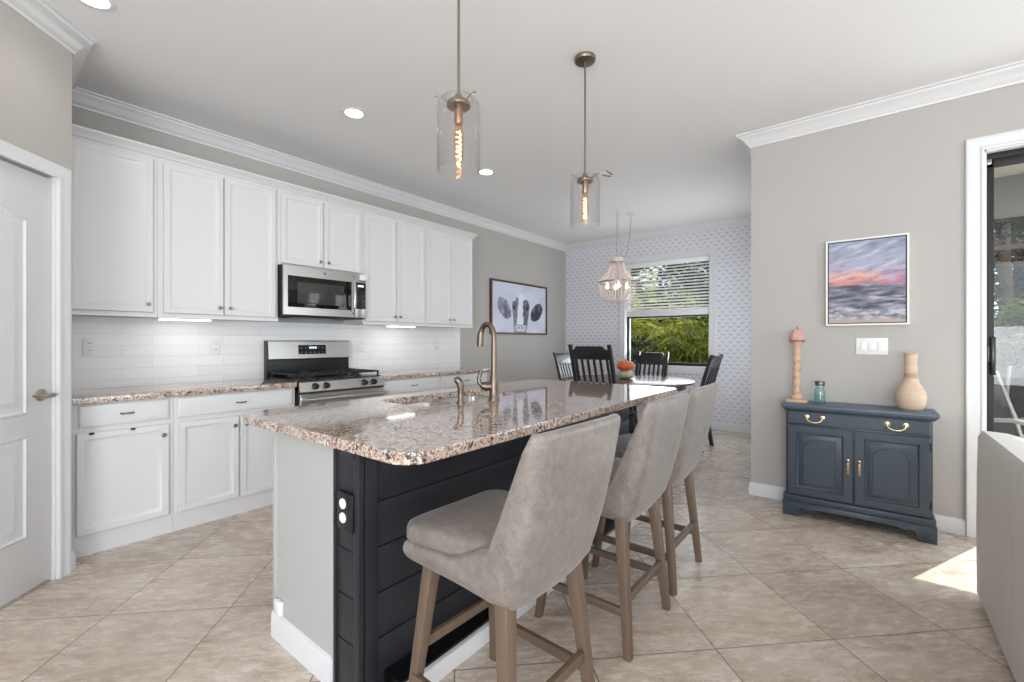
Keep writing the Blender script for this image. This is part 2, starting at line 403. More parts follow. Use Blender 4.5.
        o = bpy.data.objects.new(name, me); COL.objects.link(o)
        if parent is not None: o.parent = parent
        elif kind != 'structure': o.location = off
        if kind: o['kind'] = kind
        return o
def tag(o, label, cat, group=None):
    o['label'] = label; o['category'] = cat
    if group: o['group'] = group
    return o
def thing(name, label, cat, loc=(0, 0, 0), rz=0, group=None):
    o = bpy.data.objects.new(name, None); COL.objects.link(o); o.empty_display_size = .1
    o.location = loc; o.rotation_euler = (0, 0, rz); return tag(o, label, cat, group)
def struct(name, mb, mat, smooth=30): return mb.build(name, mat, kind='structure', smooth=smooth)
def copy_tree(o, parent=None):
    c = o.copy(); COL.objects.link(c)
    if parent is not None: c.parent = parent
    for ch in list(o.children): copy_tree(ch, c)
    return c

# ------------------------------------------------------------------ room shell
CZ = 2.88; WY = 4.105; WX = 6.65; RX = 4.01; RY = .736; S2 = math.sqrt(.5)
PC = (.407, 3.357)                       # outside corner of the pantry
struct('floor', MB().box(-3.6, RX+.14, -5.1, WY+.15, -.12, 0).box(RX+.14, WX+.15, RY-.1, WY+.15, -.12, 0), 'travertine_tile')
struct('ceiling', MB().box(-3.6, RX+.14, -5.1, WY+.15, CZ, CZ+.12).box(RX+.14, WX+.15, RY-.1, WY+.15, CZ, CZ+.12), 'ceiling_paint')
struct('wall_kitchen', MB().box(PC[0]-.1, WX, WY, WY+.12, 0, CZ), 'wall_paint')
pd = 1.2                                  # diagonal wall, with the door opening
def dg(s_, n_=0): return (PC[0]-s_*S2+n_*S2, PC[1]-s_*S2-n_*S2)   # s along wall from corner, n out into the room
def dpoly(s0, s1, n0, n1): return [dg(s0, n0), dg(s1, n0), dg(s1, n1), dg(s0, n1)]
DO0, DO1, DOZ = .095, .885, 2.075
m = MB().prism(dpoly(0, DO0, -.1, 0), 0, CZ).prism(dpoly(DO0, DO1, -.1, 0), DOZ, CZ).prism(dpoly(DO1, pd, -.1, 0), 0, CZ)
m.box(PC[0]-.1, PC[0], PC[1], WY, 0, CZ)
struct('wall_pantry', m, 'wall_paint')
e = dg(pd)
struct('wall_hall', MB().box(-3.6, e[0], e[1], e[1]+.12, 0, CZ), 'wall_paint')
struct('wall_left', MB().box(-3.6, -3.48, -5.1, e[1], 0, .55).box(-3.6, -3.48, -5.1, e[1], 2.65, CZ).box(-3.6, -3.48, -5.1, -3.0, .55, 2.65).box(-3.6, -3.48, .2, e[1], .55, 2.65), 'wall_paint')
struct('wall_back', MB().box(-3.6, RX, -5.1, -4.98, 0, .3).box(-3.6, RX, -5.1, -4.98, 2.7, CZ).box(-3.6, -2.9, -5.1, -4.98, .3, 2.7).box(1.7, RX, -5.1, -4.98, .3, 2.7), 'wall_paint')
DY0, DY1, DZ = -.565, -3.3, 2.42
struct('wall_right', MB().box(RX, RX+.14, DY0, RY-.1, 0, CZ).box(RX, RX+.14, DY1, DY0, DZ, CZ).box(RX, RX+.14, -5.1, DY1, 0, CZ)
       , 'wall_paint')
NX0, NX1, NZ0, NZ1 = 4.8, 6.2, .45, 2.3
struct('wall_nook', MB().box(RX, NX0, RY-.1, RY, 0, CZ).box(NX1, WX, RY-.1, RY, 0, CZ).box(NX0, NX1, RY-.1, RY, 0, NZ0).box(NX0, NX1, RY-.1, RY, NZ1, CZ), 'wall_paint')
WYa, WYb, WZa, WZb = 1.74, 3.01, .86, 2.452
struct('wall_dining', MB().box(WX, WX+.16, RY-.1, WYa, 0, CZ).box(WX, WX+.16, WYb, WY+.12, 0, CZ).box(WX, WX+.16, WYa, WYb, 0, WZa).box(WX, WX+.16, WYa, WYb, WZb, CZ), 'wallpaper')
struct('backsplash', MB().box(PC[0], 4.075, WY-.009, WY, .905, 1.40), 'backsplash_tile')
# crown: profile (out, below ceiling)
crown = [(0, 0), (0, -.098), (.010, -.098), (.013, -.085), (.022, -.080), (.034, -.062), (.052, -.040), (.074, -.026), (.080, -.014), (.094, -.012), (.094, 0)]
def run(path): return [(x, y, CZ) for x, y in path]
# room kept on the left of the path direction (N x d = left)
struct('trim_1', MB().sweep(run([(WX, RY), (WX, WY), (PC[0], WY), PC, dg(pd), (-3.48, e[1]), (-3.48, -4.98), (RX, -4.98), (RX, RY), (WX, RY)]), (0, 0, 1), crown), 'trim_white')
base = [(0, 0), (.014, 0), (.014, .075), (.010, .09), (.004, .098), (0, .1)]
def b0(path): return [(x, y, 0) for x, y in path]
struct('baseboard_right', MB().sweep(b0([(RX, DY0+.07), (RX, RY), (WX, RY)]), (0, 0, 1), base), 'trim_white')
struct('baseboard_dining', MB().sweep(b0([(WX, RY+.02), (WX, WY), (4.0, WY)]), (0, 0, 1), base), 'trim_white')
struct('baseboard_pantry', MB().sweep(b0([(PC[0], PC[1]+.14), PC, dg(.028)]), (0, 0, 1), base), 'trim_white')
struct('baseboard_back', MB().sweep(b0([dg(DO1+.08), dg(pd), (-3.48, e[1]), (-3.48, -4.98), (RX, -4.98), (RX, DY1-.08)]), (0, 0, 1), base), 'trim_white')
cas = [(0, 0), (0, .017), (.010, .02), (.020, .014), (.050, .017), (.062, .022), (.078, .022), (.083, .016), (.083, 0)]
# right slider casing: in plane x=RX, normal -X
def vcas(name, pts, N, prof=cas): return struct(name, MB().sweep(pts, N, prof), 'trim_white')
vcas('trim_2', [(RX, DY0, 0), (RX, DY0, DZ), (RX, DY1, DZ), (RX, DY1, 0)], (-1, 0, 0))
struct('trim_3', MB().box(RX+.001, RX+.139, DY0-.012, DY0+.001, 0, DZ).box(RX+.001, RX+.139, DY1, DY0, DZ-.012, DZ+.001), 'trim_white')
# pantry door casing
pN = (S2, -S2, 0)
vcas('trim_4', [(*dg(DO1), 0), (*dg(DO1), DOZ), (*dg(DO0), DOZ), (*dg(DO0), 0)], pN, [(a*.82, b) for a, b in cas])
# ------------------------------------------------------------------ pantry door (door_1)
D1 = thing('door_1', 'white two panel pantry door with arched top panel in diagonal wall', 'door', (*dg(DO1-.01), 0), 0)
D1['kind'] = 'structure'
# local frame: x from hinge side towards the latch (towards the corner), y out of the room (front faces -y)
W = DO1-DO0-.02
Mx = Matrix.Rotation(PI/4, 4, 'Z')
d = MB().box(0, W, .014, .05, .012, DOZ-.012, .002)
d.xform(Mx).build('slab', 'trim_white', D1, local=True)
mould = [(0, .0), (.006, -.007), (.014, -.009), (.022, -.002), (.045, -.001), (.062, -.007), (.075, -.007)]
MB().door(.13, W-.13, .87, 1.93, .014, mould, .016, arch=.10).xform(Mx).build('door_panel', 'trim_white', D1, local=True)
MB().door(.13, W-.13, .27, .775, .014, mould, .016).xform(Mx).build('door_panel', 'trim_white', D1, local=True)
h = MB().lathe([(0, -.006), (.022, -.006), (.031, 0), (.031, .004), (0, .004)], (W-.012-.045, .010, .96), 24, 'y')
h.tube([(W-.057, .012, .96), (W-.057, -.04, .96)], .011)
h.tube([(W-.050, -.042, .96), (W-.08, -.046, .960), (W-.11, -.050, .957), (W-.145, -.048, .962), (W-.165, -.045, .966)], [.011, .014, .011, .008, .006])
h.xform(Mx).build('handle', 'handle_nickel', D1, local=True)
MB().prism([dg(DO0-.0, -.1), dg(DO0, 0), dg(DO0+.008, 0), dg(DO0+.008, -.1)], 0, DOZ).build('jamb', 'trim_white', D1)

# ------------------------------------------------------------------ cabinets
dprof = [(0, .004), (.003, 0), (.036, 0), (.040, .005), (.050, .009), (.060, .0115), (.064, .0115)]
rprof = [(0, .004), (.004, 0), (.016, 0), (.018, .0)]
sprof = [(0, .008), (.006, .003), (.012, 0), (.05, 0)]
def knob(par, x, y, z):
    MB().lathe([(0, 0), (.005, 0), (.005, -.012), (.012, -.017), (.0135, -.023), (.010, -.029), (0, -.031)], (x, y, z), 16, 'y').build('knob', 'knob_nickel', par)
def cup(par, x, y, z):
    m = MB().tube([(x-.028, y+.001, z), (x-.028, y-.02, z), (x-.022, y-.026, z), (x, y-.028, z), (x+.022, y-.026, z), (x+.028, y-.02, z), (x+.028, y+.001, z)], .0055, 8)
    m.build('pull', 'knob_nickel', par)
FY = 3.505
def base_unit(x0, x1, doors, drawers, label, extra=None):
    t = thing('base_cabinet', label, 'cabinet', ((x0+x1)/2, (FY+WY)/2, 0), group='lower cabinets along kitchen wall')
    MB().box(x0, x1, FY, WY-.01, .105, .873).build('body', 'cabinet_white', t)
    MB().box(x0, x1, FY+.008, WY-.05, 0, .105).build('toe_board', 'cabinet_white', t)
    for (a, b, k) in drawers:
        o = MB().door(a, b, .735, .862, FY-.021, sprof, FY-.001).build('drawer_front', 'cabinet_white', t)
        cup(o, (a+b)/2, FY-.021, .80)
    for (a, b, kx) in doors:
        o = MB().door(a, b, .125, .706, FY-.021, dprof, FY-.001).build('door', 'cabinet_white', t)
        knob(o, kx, FY-.021, .64)
    return t
c1 = base_unit(.412, .893, [(.44, .868, .835)], [(.452, .868, 0)], 'white lower cabinet with single door next to the pantry wall')
for xx in (.502, .686):
    MB().box(xx-.010, xx+.012, FY-.03, FY-.019, .693, .706, .002).build('child_latch', 'slot_dark', c1)
base_unit(.895, 1.674, [(.918, 1.272, 1.242), (1.284, 1.65, 1.315)], [(.918, 1.652, 0)], 'white double door lower cabinet just left of the range')
base_unit(2.468, 3.20, [(2.485, 2.83, 2.80), (2.84, 3.18, 2.87)], [(2.485, 3.18, 0)], 'white lower cabinet directly right of the range')
base_unit(3.202, 3.93, [(3.225, 3.56, 3.53), (3.57, 3.905, 3.60)], [(3.225, 3.905, 0)], 'white lower cabinet at the far right end of the run')
def counter(x0, x1, y0, y1, label):
    return tag(MB().box(x0, x1, y0, y1, .874, .912, .005, 3).build('countertop', 'granite'), label, 'countertop')
counter(.409, 1.674, 3.465, WY-.01, 'speckled brown granite worktop left of the range')
counter(2.468, 3.97, 3.465, WY-.01, 'speckled brown granite worktop right of the range')

UY = 3.775; UZ0 = 1.392; UZT = 2.487
def upper(x0, x1, z0, doors, label, lip=True):
    t = thing('wall_cabinet', label, 'cabinet', ((x0+x1)/2, (UY+WY)/2, z0), group='upper cabinets along kitchen wall')
    MB().box(x0, x1, UY, WY-.002, z0+(.012 if lip else 0), UZT).build('body', 'cabinet_white', t)
    if lip: MB().box(x0, x1, UY-.012, UY+.02, z0, z0+.022).build('light_rail', 'cabinet_white', t)
    for (a, b, kx) in doors:
        o = MB().door(a, b, z0+.032 if lip else z0+.012, 2.452, UY-.022, dprof, UY-.001).build('door', 'cabinet_white', t)
        knob(o, kx, UY-.022, z0+.085 if lip else z0+.06)
    return t
upper(.412, .872, UZ0, [(.43, .848, .818)], 'white single door wall cabinet beside the pantry corner')
upper(.874, 1.664, UZ0, [(.904, 1.266, 1.238), (1.274, 1.642, 1.305)], 'white double door wall cabinet left of the microwave')
upper(1.666, 2.444, 1.862, [(1.686, 2.047, 2.012), (2.055, 2.424, 2.088)], 'short white wall cabinet above the microwave', False)
upper(2.446, 3.218, UZ0, [(2.468, 2.828, 2.800), (2.836, 3.200, 2.866)], 'white double door wall cabinet right of the microwave')
upper(3.220, 3.962, UZ0, [(3.240, 3.586, 3.558), (3.594, 3.944, 3.622)], 'white double door wall cabinet at the far right end')
cc = [(0, 0), (.012, 0), (.016, .012), (.024, .018), (.036, .034), (.046, .040), (.046, .052), (0, .052)]
tag(MB().sweep([(3.963, WY-.003, 2.482), (3.963, UY-.001, 2.482), (.409, UY-.001, 2.482)][::-1], (0, 0, 1), [(-a, b) for a, b in cc]).build('cabinet_molding', 'cabinet_white'),
    'white crown moulding capping the whole row of wall cabinets', 'moulding')
def strip(x0, x1, label):
    t = thing('under_cabinet_light', label, 'light', ((x0+x1)/2, 3.85, UZ0-.02), group='lights under the wall cabinets')
    MB().box(x0-.01, x1+.01, 3.815, 3.885, UZ0-.006, UZ0+.011, .002).build('housing', 'white_plastic', t)
    MB().box(x0, x1, 3.82, 3.88, UZ0-.013, UZ0-.0055).build('diffuser', 'strip_glow', t)
    lamp('strip_lamp', 'AREA', ((x0+x1)/2, 3.85, UZ0-.02), .34, (1, .97, .93), target=((x0+x1)/2, 3.93, .9), shape='RECTANGLE', size=x1-x0, size_y=.05)
strip(.905, 1.205, 'glowing light bar under the wall cabinet left of the microwave')
strip(2.80, 3.12, 'glowing light bar under the wall cabinet right of the microwave')

# ------------------------------------------------------------------ microwave
mw = thing('microwave', 'stainless over-the-range microwave with black window between wall cabinets', 'microwave', (2.05, 3.9, 1.437))
MB().box(1.674, 2.438, 3.722, WY-.012, 1.437, 1.858, .003).build('body', 'rubber_dark', mw)
dr = MB().door(1.676, 2.318, 1.447, 1.856, 3.70, [(0, .004), (.004, 0), (.028, 0), (.03, .0)], 3.721).build('door', 'steel', mw)
MB().box(1.712, 2.286, 3.697, 3.7005, 1.513, 1.772, .001).build('door_glass', 'black_glass', dr)
MB().box(1.79, 2.21, 3.6955, 3.698, 1.545, 1.725, .0008).build('window', 'oven_window', dr)
MB().tube([(2.292, 3.70, 1.815), (2.292, 3.67, 1.80), (2.292, 3.655, 1.76), (2.292, 3.650, 1.65), (2.292, 3.655, 1.54), (2.292, 3.67, 1.50), (2.292, 3.70, 1.487)], .011, 12).build('handle', 'steel', dr)
MB().lathe([(0, 0), (.011, 0), (.011, -.002), (0, -.002)], (2.03, 3.6995, 1.818), 20, 'y').build('badge', 'steel_dark', dr)
pn = MB().box(2.322, 2.438, 3.702, 3.721, 1.447, 1.856, .002).build('control_panel', 'steel', mw)
MB().box(2.328, 2.434, 3.699, 3.7025, 1.53, 1.775, .001).build('keypad', 'black_plastic', pn)
MB().box(2.35, 2.41, 3.6975, 3.6995, 1.735, 1.752).build('clock_display', 'display_glow', pn)
for r in range(5):
    for c in range(3): MB().box(2.343+c*.03, 2.361+c*.03, 3.6978, 3.6995, 1.55+r*.034, 1.566+r*.034, .0006).build('button', 'rubber_dark', pn)
MB().box(2.365, 2.44, 3.676, 3.702, 1.795, 1.85, .008).build('child_lock', 'white_plastic', mw)
MB().box(1.80, 2.2, 3.78, 4.0, 1.431, 1.4375).build('vent_grille', 'black_plastic', mw)

# ------------------------------------------------------------------ range
rg = thing('gas_range', 'stainless steel gas range with black cast iron grates', 'range', (2.063, 3.78, 0))
X0, X1 = 1.688, 2.462
MB().box(X0, X1, 3.47, 4.06, .02, .905, .002).build('body', 'rubber_dark', rg)
MB().prism([(3.442, .832), (3.462, .905), (3.50, .918), (3.52, .918), (3.52, .832)], X0, X1, 'x').build('control_strip', 'steel', rg)
for kx in (1.813, 1.906, 2.259, 2.351):
    k = MB().lathe([(0, .012), (.026, .012), (.026, -.002), (.021, -.024), (.018, -.026), (0, -.026)], (kx, 3.448, .872), 20, 'y')
    k.box(kx-.004, kx+.004, 3.414, 3.426, .852, .892, .002); k.build('knob', 'black_plastic', rg)
od = MB().door(X0+.006, X1-.006, .245, .815, 3.452, [(0, .004), (.004, 0), (.05, 0)], 3.4695).build('oven_door', 'steel', rg)
MB().box(X0+.10, X1-.10, 3.449, 3.4525, .36, .66, .001).build('oven_glass', 'black_glass', od)
hd = MB().tube([(X0+.015, 3.395, .772), (X1-.015, 3.395, .772)], .014, 14)
hd.box(X0+.02, X0+.045, 3.398, 3.453, .76, .784, .003).box(X1-.045, X1-.02, 3.398, 3.453, .76, .784, .003); hd.build('handle', 'steel', od)
MB().door(X0+.006, X1-.006, .06, .235, 3.454, [(0, .004), (.004, 0), (.05, 0)], 3.4695).build('drawer', 'steel', rg)
MB().box(X0+.004, X1-.004, 3.49, 4.03, .904, .922, .004).build('cooktop', 'black_plastic', rg)
for (bx, by) in ((1.85, 3.62), (1.85, 3.89), (2.275, 3.62), (2.275, 3.89)):
    MB().lathe([(0, .92), (.052, .92), (.05, .932), (.034, .934), (.034, .943), (0, .944)], (bx, by, 0), 20).build('burner', 'cast_iron', rg)
for (a, b) in ((X0+.02, 2.055), (2.07, X1-.02)):
    g = MB(); z = .952
    for yy in (3.505, 3.755, 4.005): g.box(a, b, yy-.006, yy+.006, z, z+.014, .003)
    for xx in (a+.006, b-.006): g.box(xx-.006, xx+.006, 3.505, 4.005, z, z+.014, .003)
    m_ = (a+b)/2
    for yc in (3.62, 3.89):
        for dx, dy in ((1, 0), (-1, 0), (0, 1), (0, -1), (.7, .7), (-.7, .7), (.7, -.7), (-.7, -.7)):
            g.beam((m_+dx*.02, yc+dy*.02, z+.01), (m_+dx*.115, yc+dy*.11, z+.008), .009, .012)
    for xx in (a+.008, b-.008):
        for yy in (3.51, 4.0): g.box(xx-.006, xx+.006, yy-.006, yy+.006, .921, z+.002)
    g.build('grate', 'cast_iron', rg)
bgd = MB().prism([(4.035, .905), (4.035, 1.065), (4.02, 1.075), (4.035, 1.228), (4.045, 1.236), (4.09, 1.236), (4.09, .905)], X0, X1, 'x')
bgd.build('backguard', 'black_plastic', rg)
MB().prism([(4.0345, 1.066), (4.018, 1.076), (4.032, 1.226), (4.044, 1.2385), (4.09, 1.2385), (4.09, 1.2365), (4.036, 1.234), (4.036, 1.066)], X0+.01, X1+.002, 'x').build('backguard_face', 'steel', rg)
cp = MB().prism([(4.021, 1.112), (4.016, 1.113), (4.0235, 1.196), (4.029, 1.197)], 1.957, 2.215, 'x').build('control_panel', 'black_glass', rg)
for i in range(4):
    xx = 2.055+i*.019
    MB().box(xx, xx+.011, 4.0185, 4.0225, 1.163, 1.181).build('clock_digit', 'display_glow', cp)
for i in range(6): 
    for zz in (1.13, 1.17):
        if 1 < i < 4 and zz > 1.15: continue
        MB().box(1.975+i*.041, 1.99+i*.041, 4.0165+(zz-1.13)*.09, 4.0205+(zz-1.13)*.09, zz-.004, zz+.004).build('touch_key', 'steel_dark', cp)

# ------------------------------------------------------------------ outlets and switches
def outlet(x, z, label):
    t = thing('wall_outlet', label, 'outlet', (x, WY-.01, z), group='outlets on the tiled backsplash')
    MB().box(x-.036, x+.036, WY-.016, WY-.0085, z-.058, z+.058, .003).build('cover_plate', 'outlet_grey', t)
    for dz in (-.024, .024):
        f = MB().lathe([(0, 0), (.0165, 0), (.0155, -.0025), (0, -.0025)], (x, WY-.0155, z+dz), 18, 'y').build('receptacle', 'white_plastic', t)
        MB().box(x-.0075, x-.0045, WY-.0188, WY-.0178, z+dz-.004, z+dz+.006).box(x+.0045, x+.0075, WY-.0188, WY-.0178, z+dz-.004, z+dz+.006).build('slot', 'slot_dark', f)
outlet(.584, 1.192, 'double outlet on white tile nearest the pantry wall')
outlet(1.321, 1.185, 'double outlet on white tile just left of the range')
outlet(2.642, 1.182, 'double outlet on white tile just right of the range')
outlet(3.684, 1.182, 'double outlet on white tile below the last wall cabinet')
sw = thing('light_switch', 'white triple rocker switch plate on wall beneath the sunset painting', 'switch', (RX, -.02, 1.195))
MB().box(RX-.007, RX, -.107, .067, 1.137, 1.253, .003).build('cover_plate', 'white_plastic', sw)
for yc in (-.066, -.02, .026): MB().box(RX-.012, RX-.0065, yc-.0165, yc+.0165, 1.161, 1.229, .003).build('rocker', 'white_plastic', sw)

# ------------------------------------------------------------------ island
IX0, IX1, IYb, IYf = .847, 3.02, 1.950, 1.332
isl = thing('kitchen_island', 'long island with white end panel and black shiplap seating side', 'island', (1.93, 1.63, 0))
b = MB().box(IX0+.012, IX1, 1.482, IYb, .0, .70).box(IX0+.012, 1.40, 1.482, IYb, .70, .873).box(2.19, IX1, 1.482, IYb, .70, .873).box(1.40, 2.19, 1.482, 1.64, .70, .873)
b.build('body', 'cabinet_white', isl)
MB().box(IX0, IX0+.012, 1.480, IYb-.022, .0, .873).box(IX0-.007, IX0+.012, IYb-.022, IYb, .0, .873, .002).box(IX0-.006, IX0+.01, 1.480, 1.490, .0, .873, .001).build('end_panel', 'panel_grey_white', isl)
MB().prism([(IX0-.014, 0), (IX0-.014, .085), (IX0-.010, .10), (IX0-.0005, .105), (IX0-.0005, 0)], 1.483, IYb, 'y').build('skirting', 'trim_white', isl)
MB().box(IX0-.018, IX0-.001, 1.862, 1.915, .112, .168, .003).build('plug_cover', 'white_plastic', isl)
k = MB(); zs = [.0, .194, .353, .513, .672, .832, .873]
for a, c in zip(zs, zs[1:]):
    k.box(IX0+.003, IX0+.02, IYf+.001, 1.4795, a+.0025, c-.0025, .0015)
    k.box(IX0+.02, IX1, IYf+.003, IYf+.02, a+.0025, c-.0025, .0015)
k.box(IX0+.008, IX0+.02, IYf+.012, 1.4795, 0, .873).box(IX0+.02, IX1, IYf+.012, IYf+.14, 0, .873)
k.build('shiplap_panel', 'island_black', isl)
k = MB().box(IX0-.004, IX0+.02, 1.468, 1.4815, 0, .873, .001).box(IX0-.001, IX0+.025, IYf-.004, IYf+.025, 0, .873, .001).box(IX0+.02, IX0+.075, IYf-.004, IYf+.01, 0, .873, .001)
k.box(IX0-.003, IX0+.01, IYf+.02, 1.441, .83, .873).build('corner_trim', 'island_black', isl)
k = MB().box(IX0+.10, IX1, 1.235, 1.331, .0, .075, .004).build('toe_ledge', 'black_gap', isl)
MB().box(IX0+.05, IX1, 1.213, 1.234, .0, .068, .003).build('skirting', 'trim_white', isl)
ot = MB().box(IX0-.010, IX0+.002, 1.352, 1.446, .583, .713, .003).build('outlet_plate', 'black_plastic', isl)
for dz in (-.024, .024):
    MB().lathe([(0, 0), (.0185, 0), (.0175, -.004), (0, -.004)], (IX0-.0095, 1.407, .650+dz), 18, 'x').build('receptacle', 'white_plastic', ot)
def island_top():
    x0, x1, y0, y1 = .790, 3.10, 1.002, 2.20; hx0, hx1, hy0, hy1 = 1.43, 2.16, 1.66, 2.06
    b = bmesh.new(); xs = [x0, hx0, hx1, x1]; ys = [y0, hy0, hy1, y1]
    V = [[b.verts.new((x, y, .912)) for y in ys] for x in xs]
    F = [b.faces.new((V[i][j], V[i+1][j], V[i+1][j+1], V[i][j+1])) for i in range(3) for j in range(3) if not (i == 1 and j == 1)]
    r = bmesh.ops.extrude_face_region(b, geom=F)
    for v in r['geom']:
        if isinstance(v, bmesh.types.BMVert): v.co.z = .874
    bmesh.ops.recalc_face_normals(b, faces=b.faces[:])
    def vert(e): return abs(e.verts[0].co.z-e.verts[1].co.z) > .01
    near = lambda v, c: abs(v-c) < 1e-4
    out = [e for e in b.edges if vert(e) and (near(e.verts[0].co.x, x0) or near(e.verts[0].co.x, x1)) and (near(e.verts[0].co.y, y0) or near(e.verts[0].co.y, y1))]
    bmesh.ops.bevel(b, geom=out, offset=.085, segments=7, affect='EDGES', profile=.5)
    hol = [e for e in b.edges if vert(e) and (near(e.verts[0].co.x, hx0) or near(e.verts[0].co.x, hx1)) and (near(e.verts[0].co.y, hy0) or near(e.verts[0].co.y, hy1))]
    bmesh.ops.bevel(b, geom=hol, offset=.05, segments=5, affect='EDGES', profile=.5)
    rim = [e for e in b.edges if len(e.link_faces) == 2 and e.calc_face_angle(0) > 1.2]
    bmesh.ops.bevel(b, geom=rim, offset=.005, segments=2, affect='EDGES', profile=.5)
    return MB().merge(b)
tag(island_top().build('countertop', 'granite', smooth=14), 'large polished speckled granite worktop of the island with sink cutout', 'countertop')
sk = thing('kitchen_sink', 'stainless steel double bowl sink set in the island worktop', 'sink', (1.80, 1.86, .71))
for (a, c) in ((1.425, 1.775), (1.80, 2.165)):
    L = []
    def rr(i, z, r=.045):
        pts = []
        for (cx_, cy_, a0) in ((c-i-r, 2.065-i-r, 0), (a+i+r, 2.065-i-r, 90), (a+i+r, 1.655+i+r, 180), (c-i-r, 1.655+i+r, 270)):
            for t in range(5): an = math.radians(a0+t*22.5); pts.append((cx_+r*math.cos(an), cy_+r*math.sin(an), z))
        return pts
    L = [rr(-.006, .8735), rr(.006, .8735), rr(.012, .865), rr(.016, .74), rr(.03, .718), rr(.06, .712), rr(.058, .708), rr(.01, .72), rr(.004, .74), rr(.0, .865)]
    bo = MB().rings(L, True, False, False)
    bo.bm.faces.new([v for v in bo.bm.verts[5*20:6*20]]); bo.build('bowl', 'steel', sk)
    MB().lathe([(0, .7125), (.04, .7125), (.04, .716), (.03, .716), (.028, .7135), (0, .7135)], ((a+c)/2, 1.86, 0), 20).build('drain', 'steel_dark', sk)
MB().box(1.772, 1.803, 1.67, 2.05, .80, .872, .01).build('divider', 'steel', sk)
fx, fy = 1.845, 1.595
fc = thing('kitchen_faucet', 'tall brushed nickel gooseneck faucet with side lever behind the sink', 'faucet', (fx, fy, .912))
MB().lathe([(0, .912), (.031, .912), (.031, .920), (.027, .926), (.026, .97), (.027, 1.00), (.024, 1.025), (.019, 1.05), (.016, 1.09)], (fx, fy, 0), 24).build('body', 'nickel', fc)
sp = [(fx, fy, 1.06), (fx, fy, 1.15)]+[(fx-.0*i, fy+.050-.050*math.cos(math.radians(a)), 1.245+.080*math.sin(math.radians(a))) for i, a in enumerate(range(0, 175, 14))]
sp += [(fx, fy+.101, 1.225), (fx, fy+.102, 1.20)]
n = len(sp); rs = [.0165]*2+[.0150]*(n-6)+[.0175, .020, .0205, .019]
MB().tube(sp, rs, 16).build('spout', 'nickel', fc)
hb = MB().tube([(fx, fy+.005, .985), (fx-.035, fy+.035, .985), (fx-.05, fy+.045, .99)], [.026, .025, .018], 16)
hb.tube([(fx-.045, fy+.042, .985), (fx-.058, fy+.055, 1.005), (fx-.060, fy+.058, 1.03), (fx-.052, fy+.052, 1.055), (fx-.050, fy+.05, 1.075)], [.011, .012, .010, .010, .006], 12)
hb.build('handle', 'nickel', fc)
sx, sy = 1.62, 1.625
sd = thing('side_sprayer', 'short brushed nickel side sprayer left of the tall faucet', 'sprayer', (sx, sy, .912))
MB().lathe([(0, .912), (.021, .912), (.021, .918), (.015, .928), (.0135, .96), (.0125, .97), (0, .97)], (sx, sy, 0), 20).build('base', 'nickel', sd)
MB().tube([(sx, sy, .965), (sx, sy, 1.0), (sx-.003, sy+.004, 1.02), (sx-.012, sy+.014, 1.034), (sx-.020, sy+.024, 1.032)], [.015, .018, .020, .021, .015], 14).build('spray_head', 'nickel', sd)

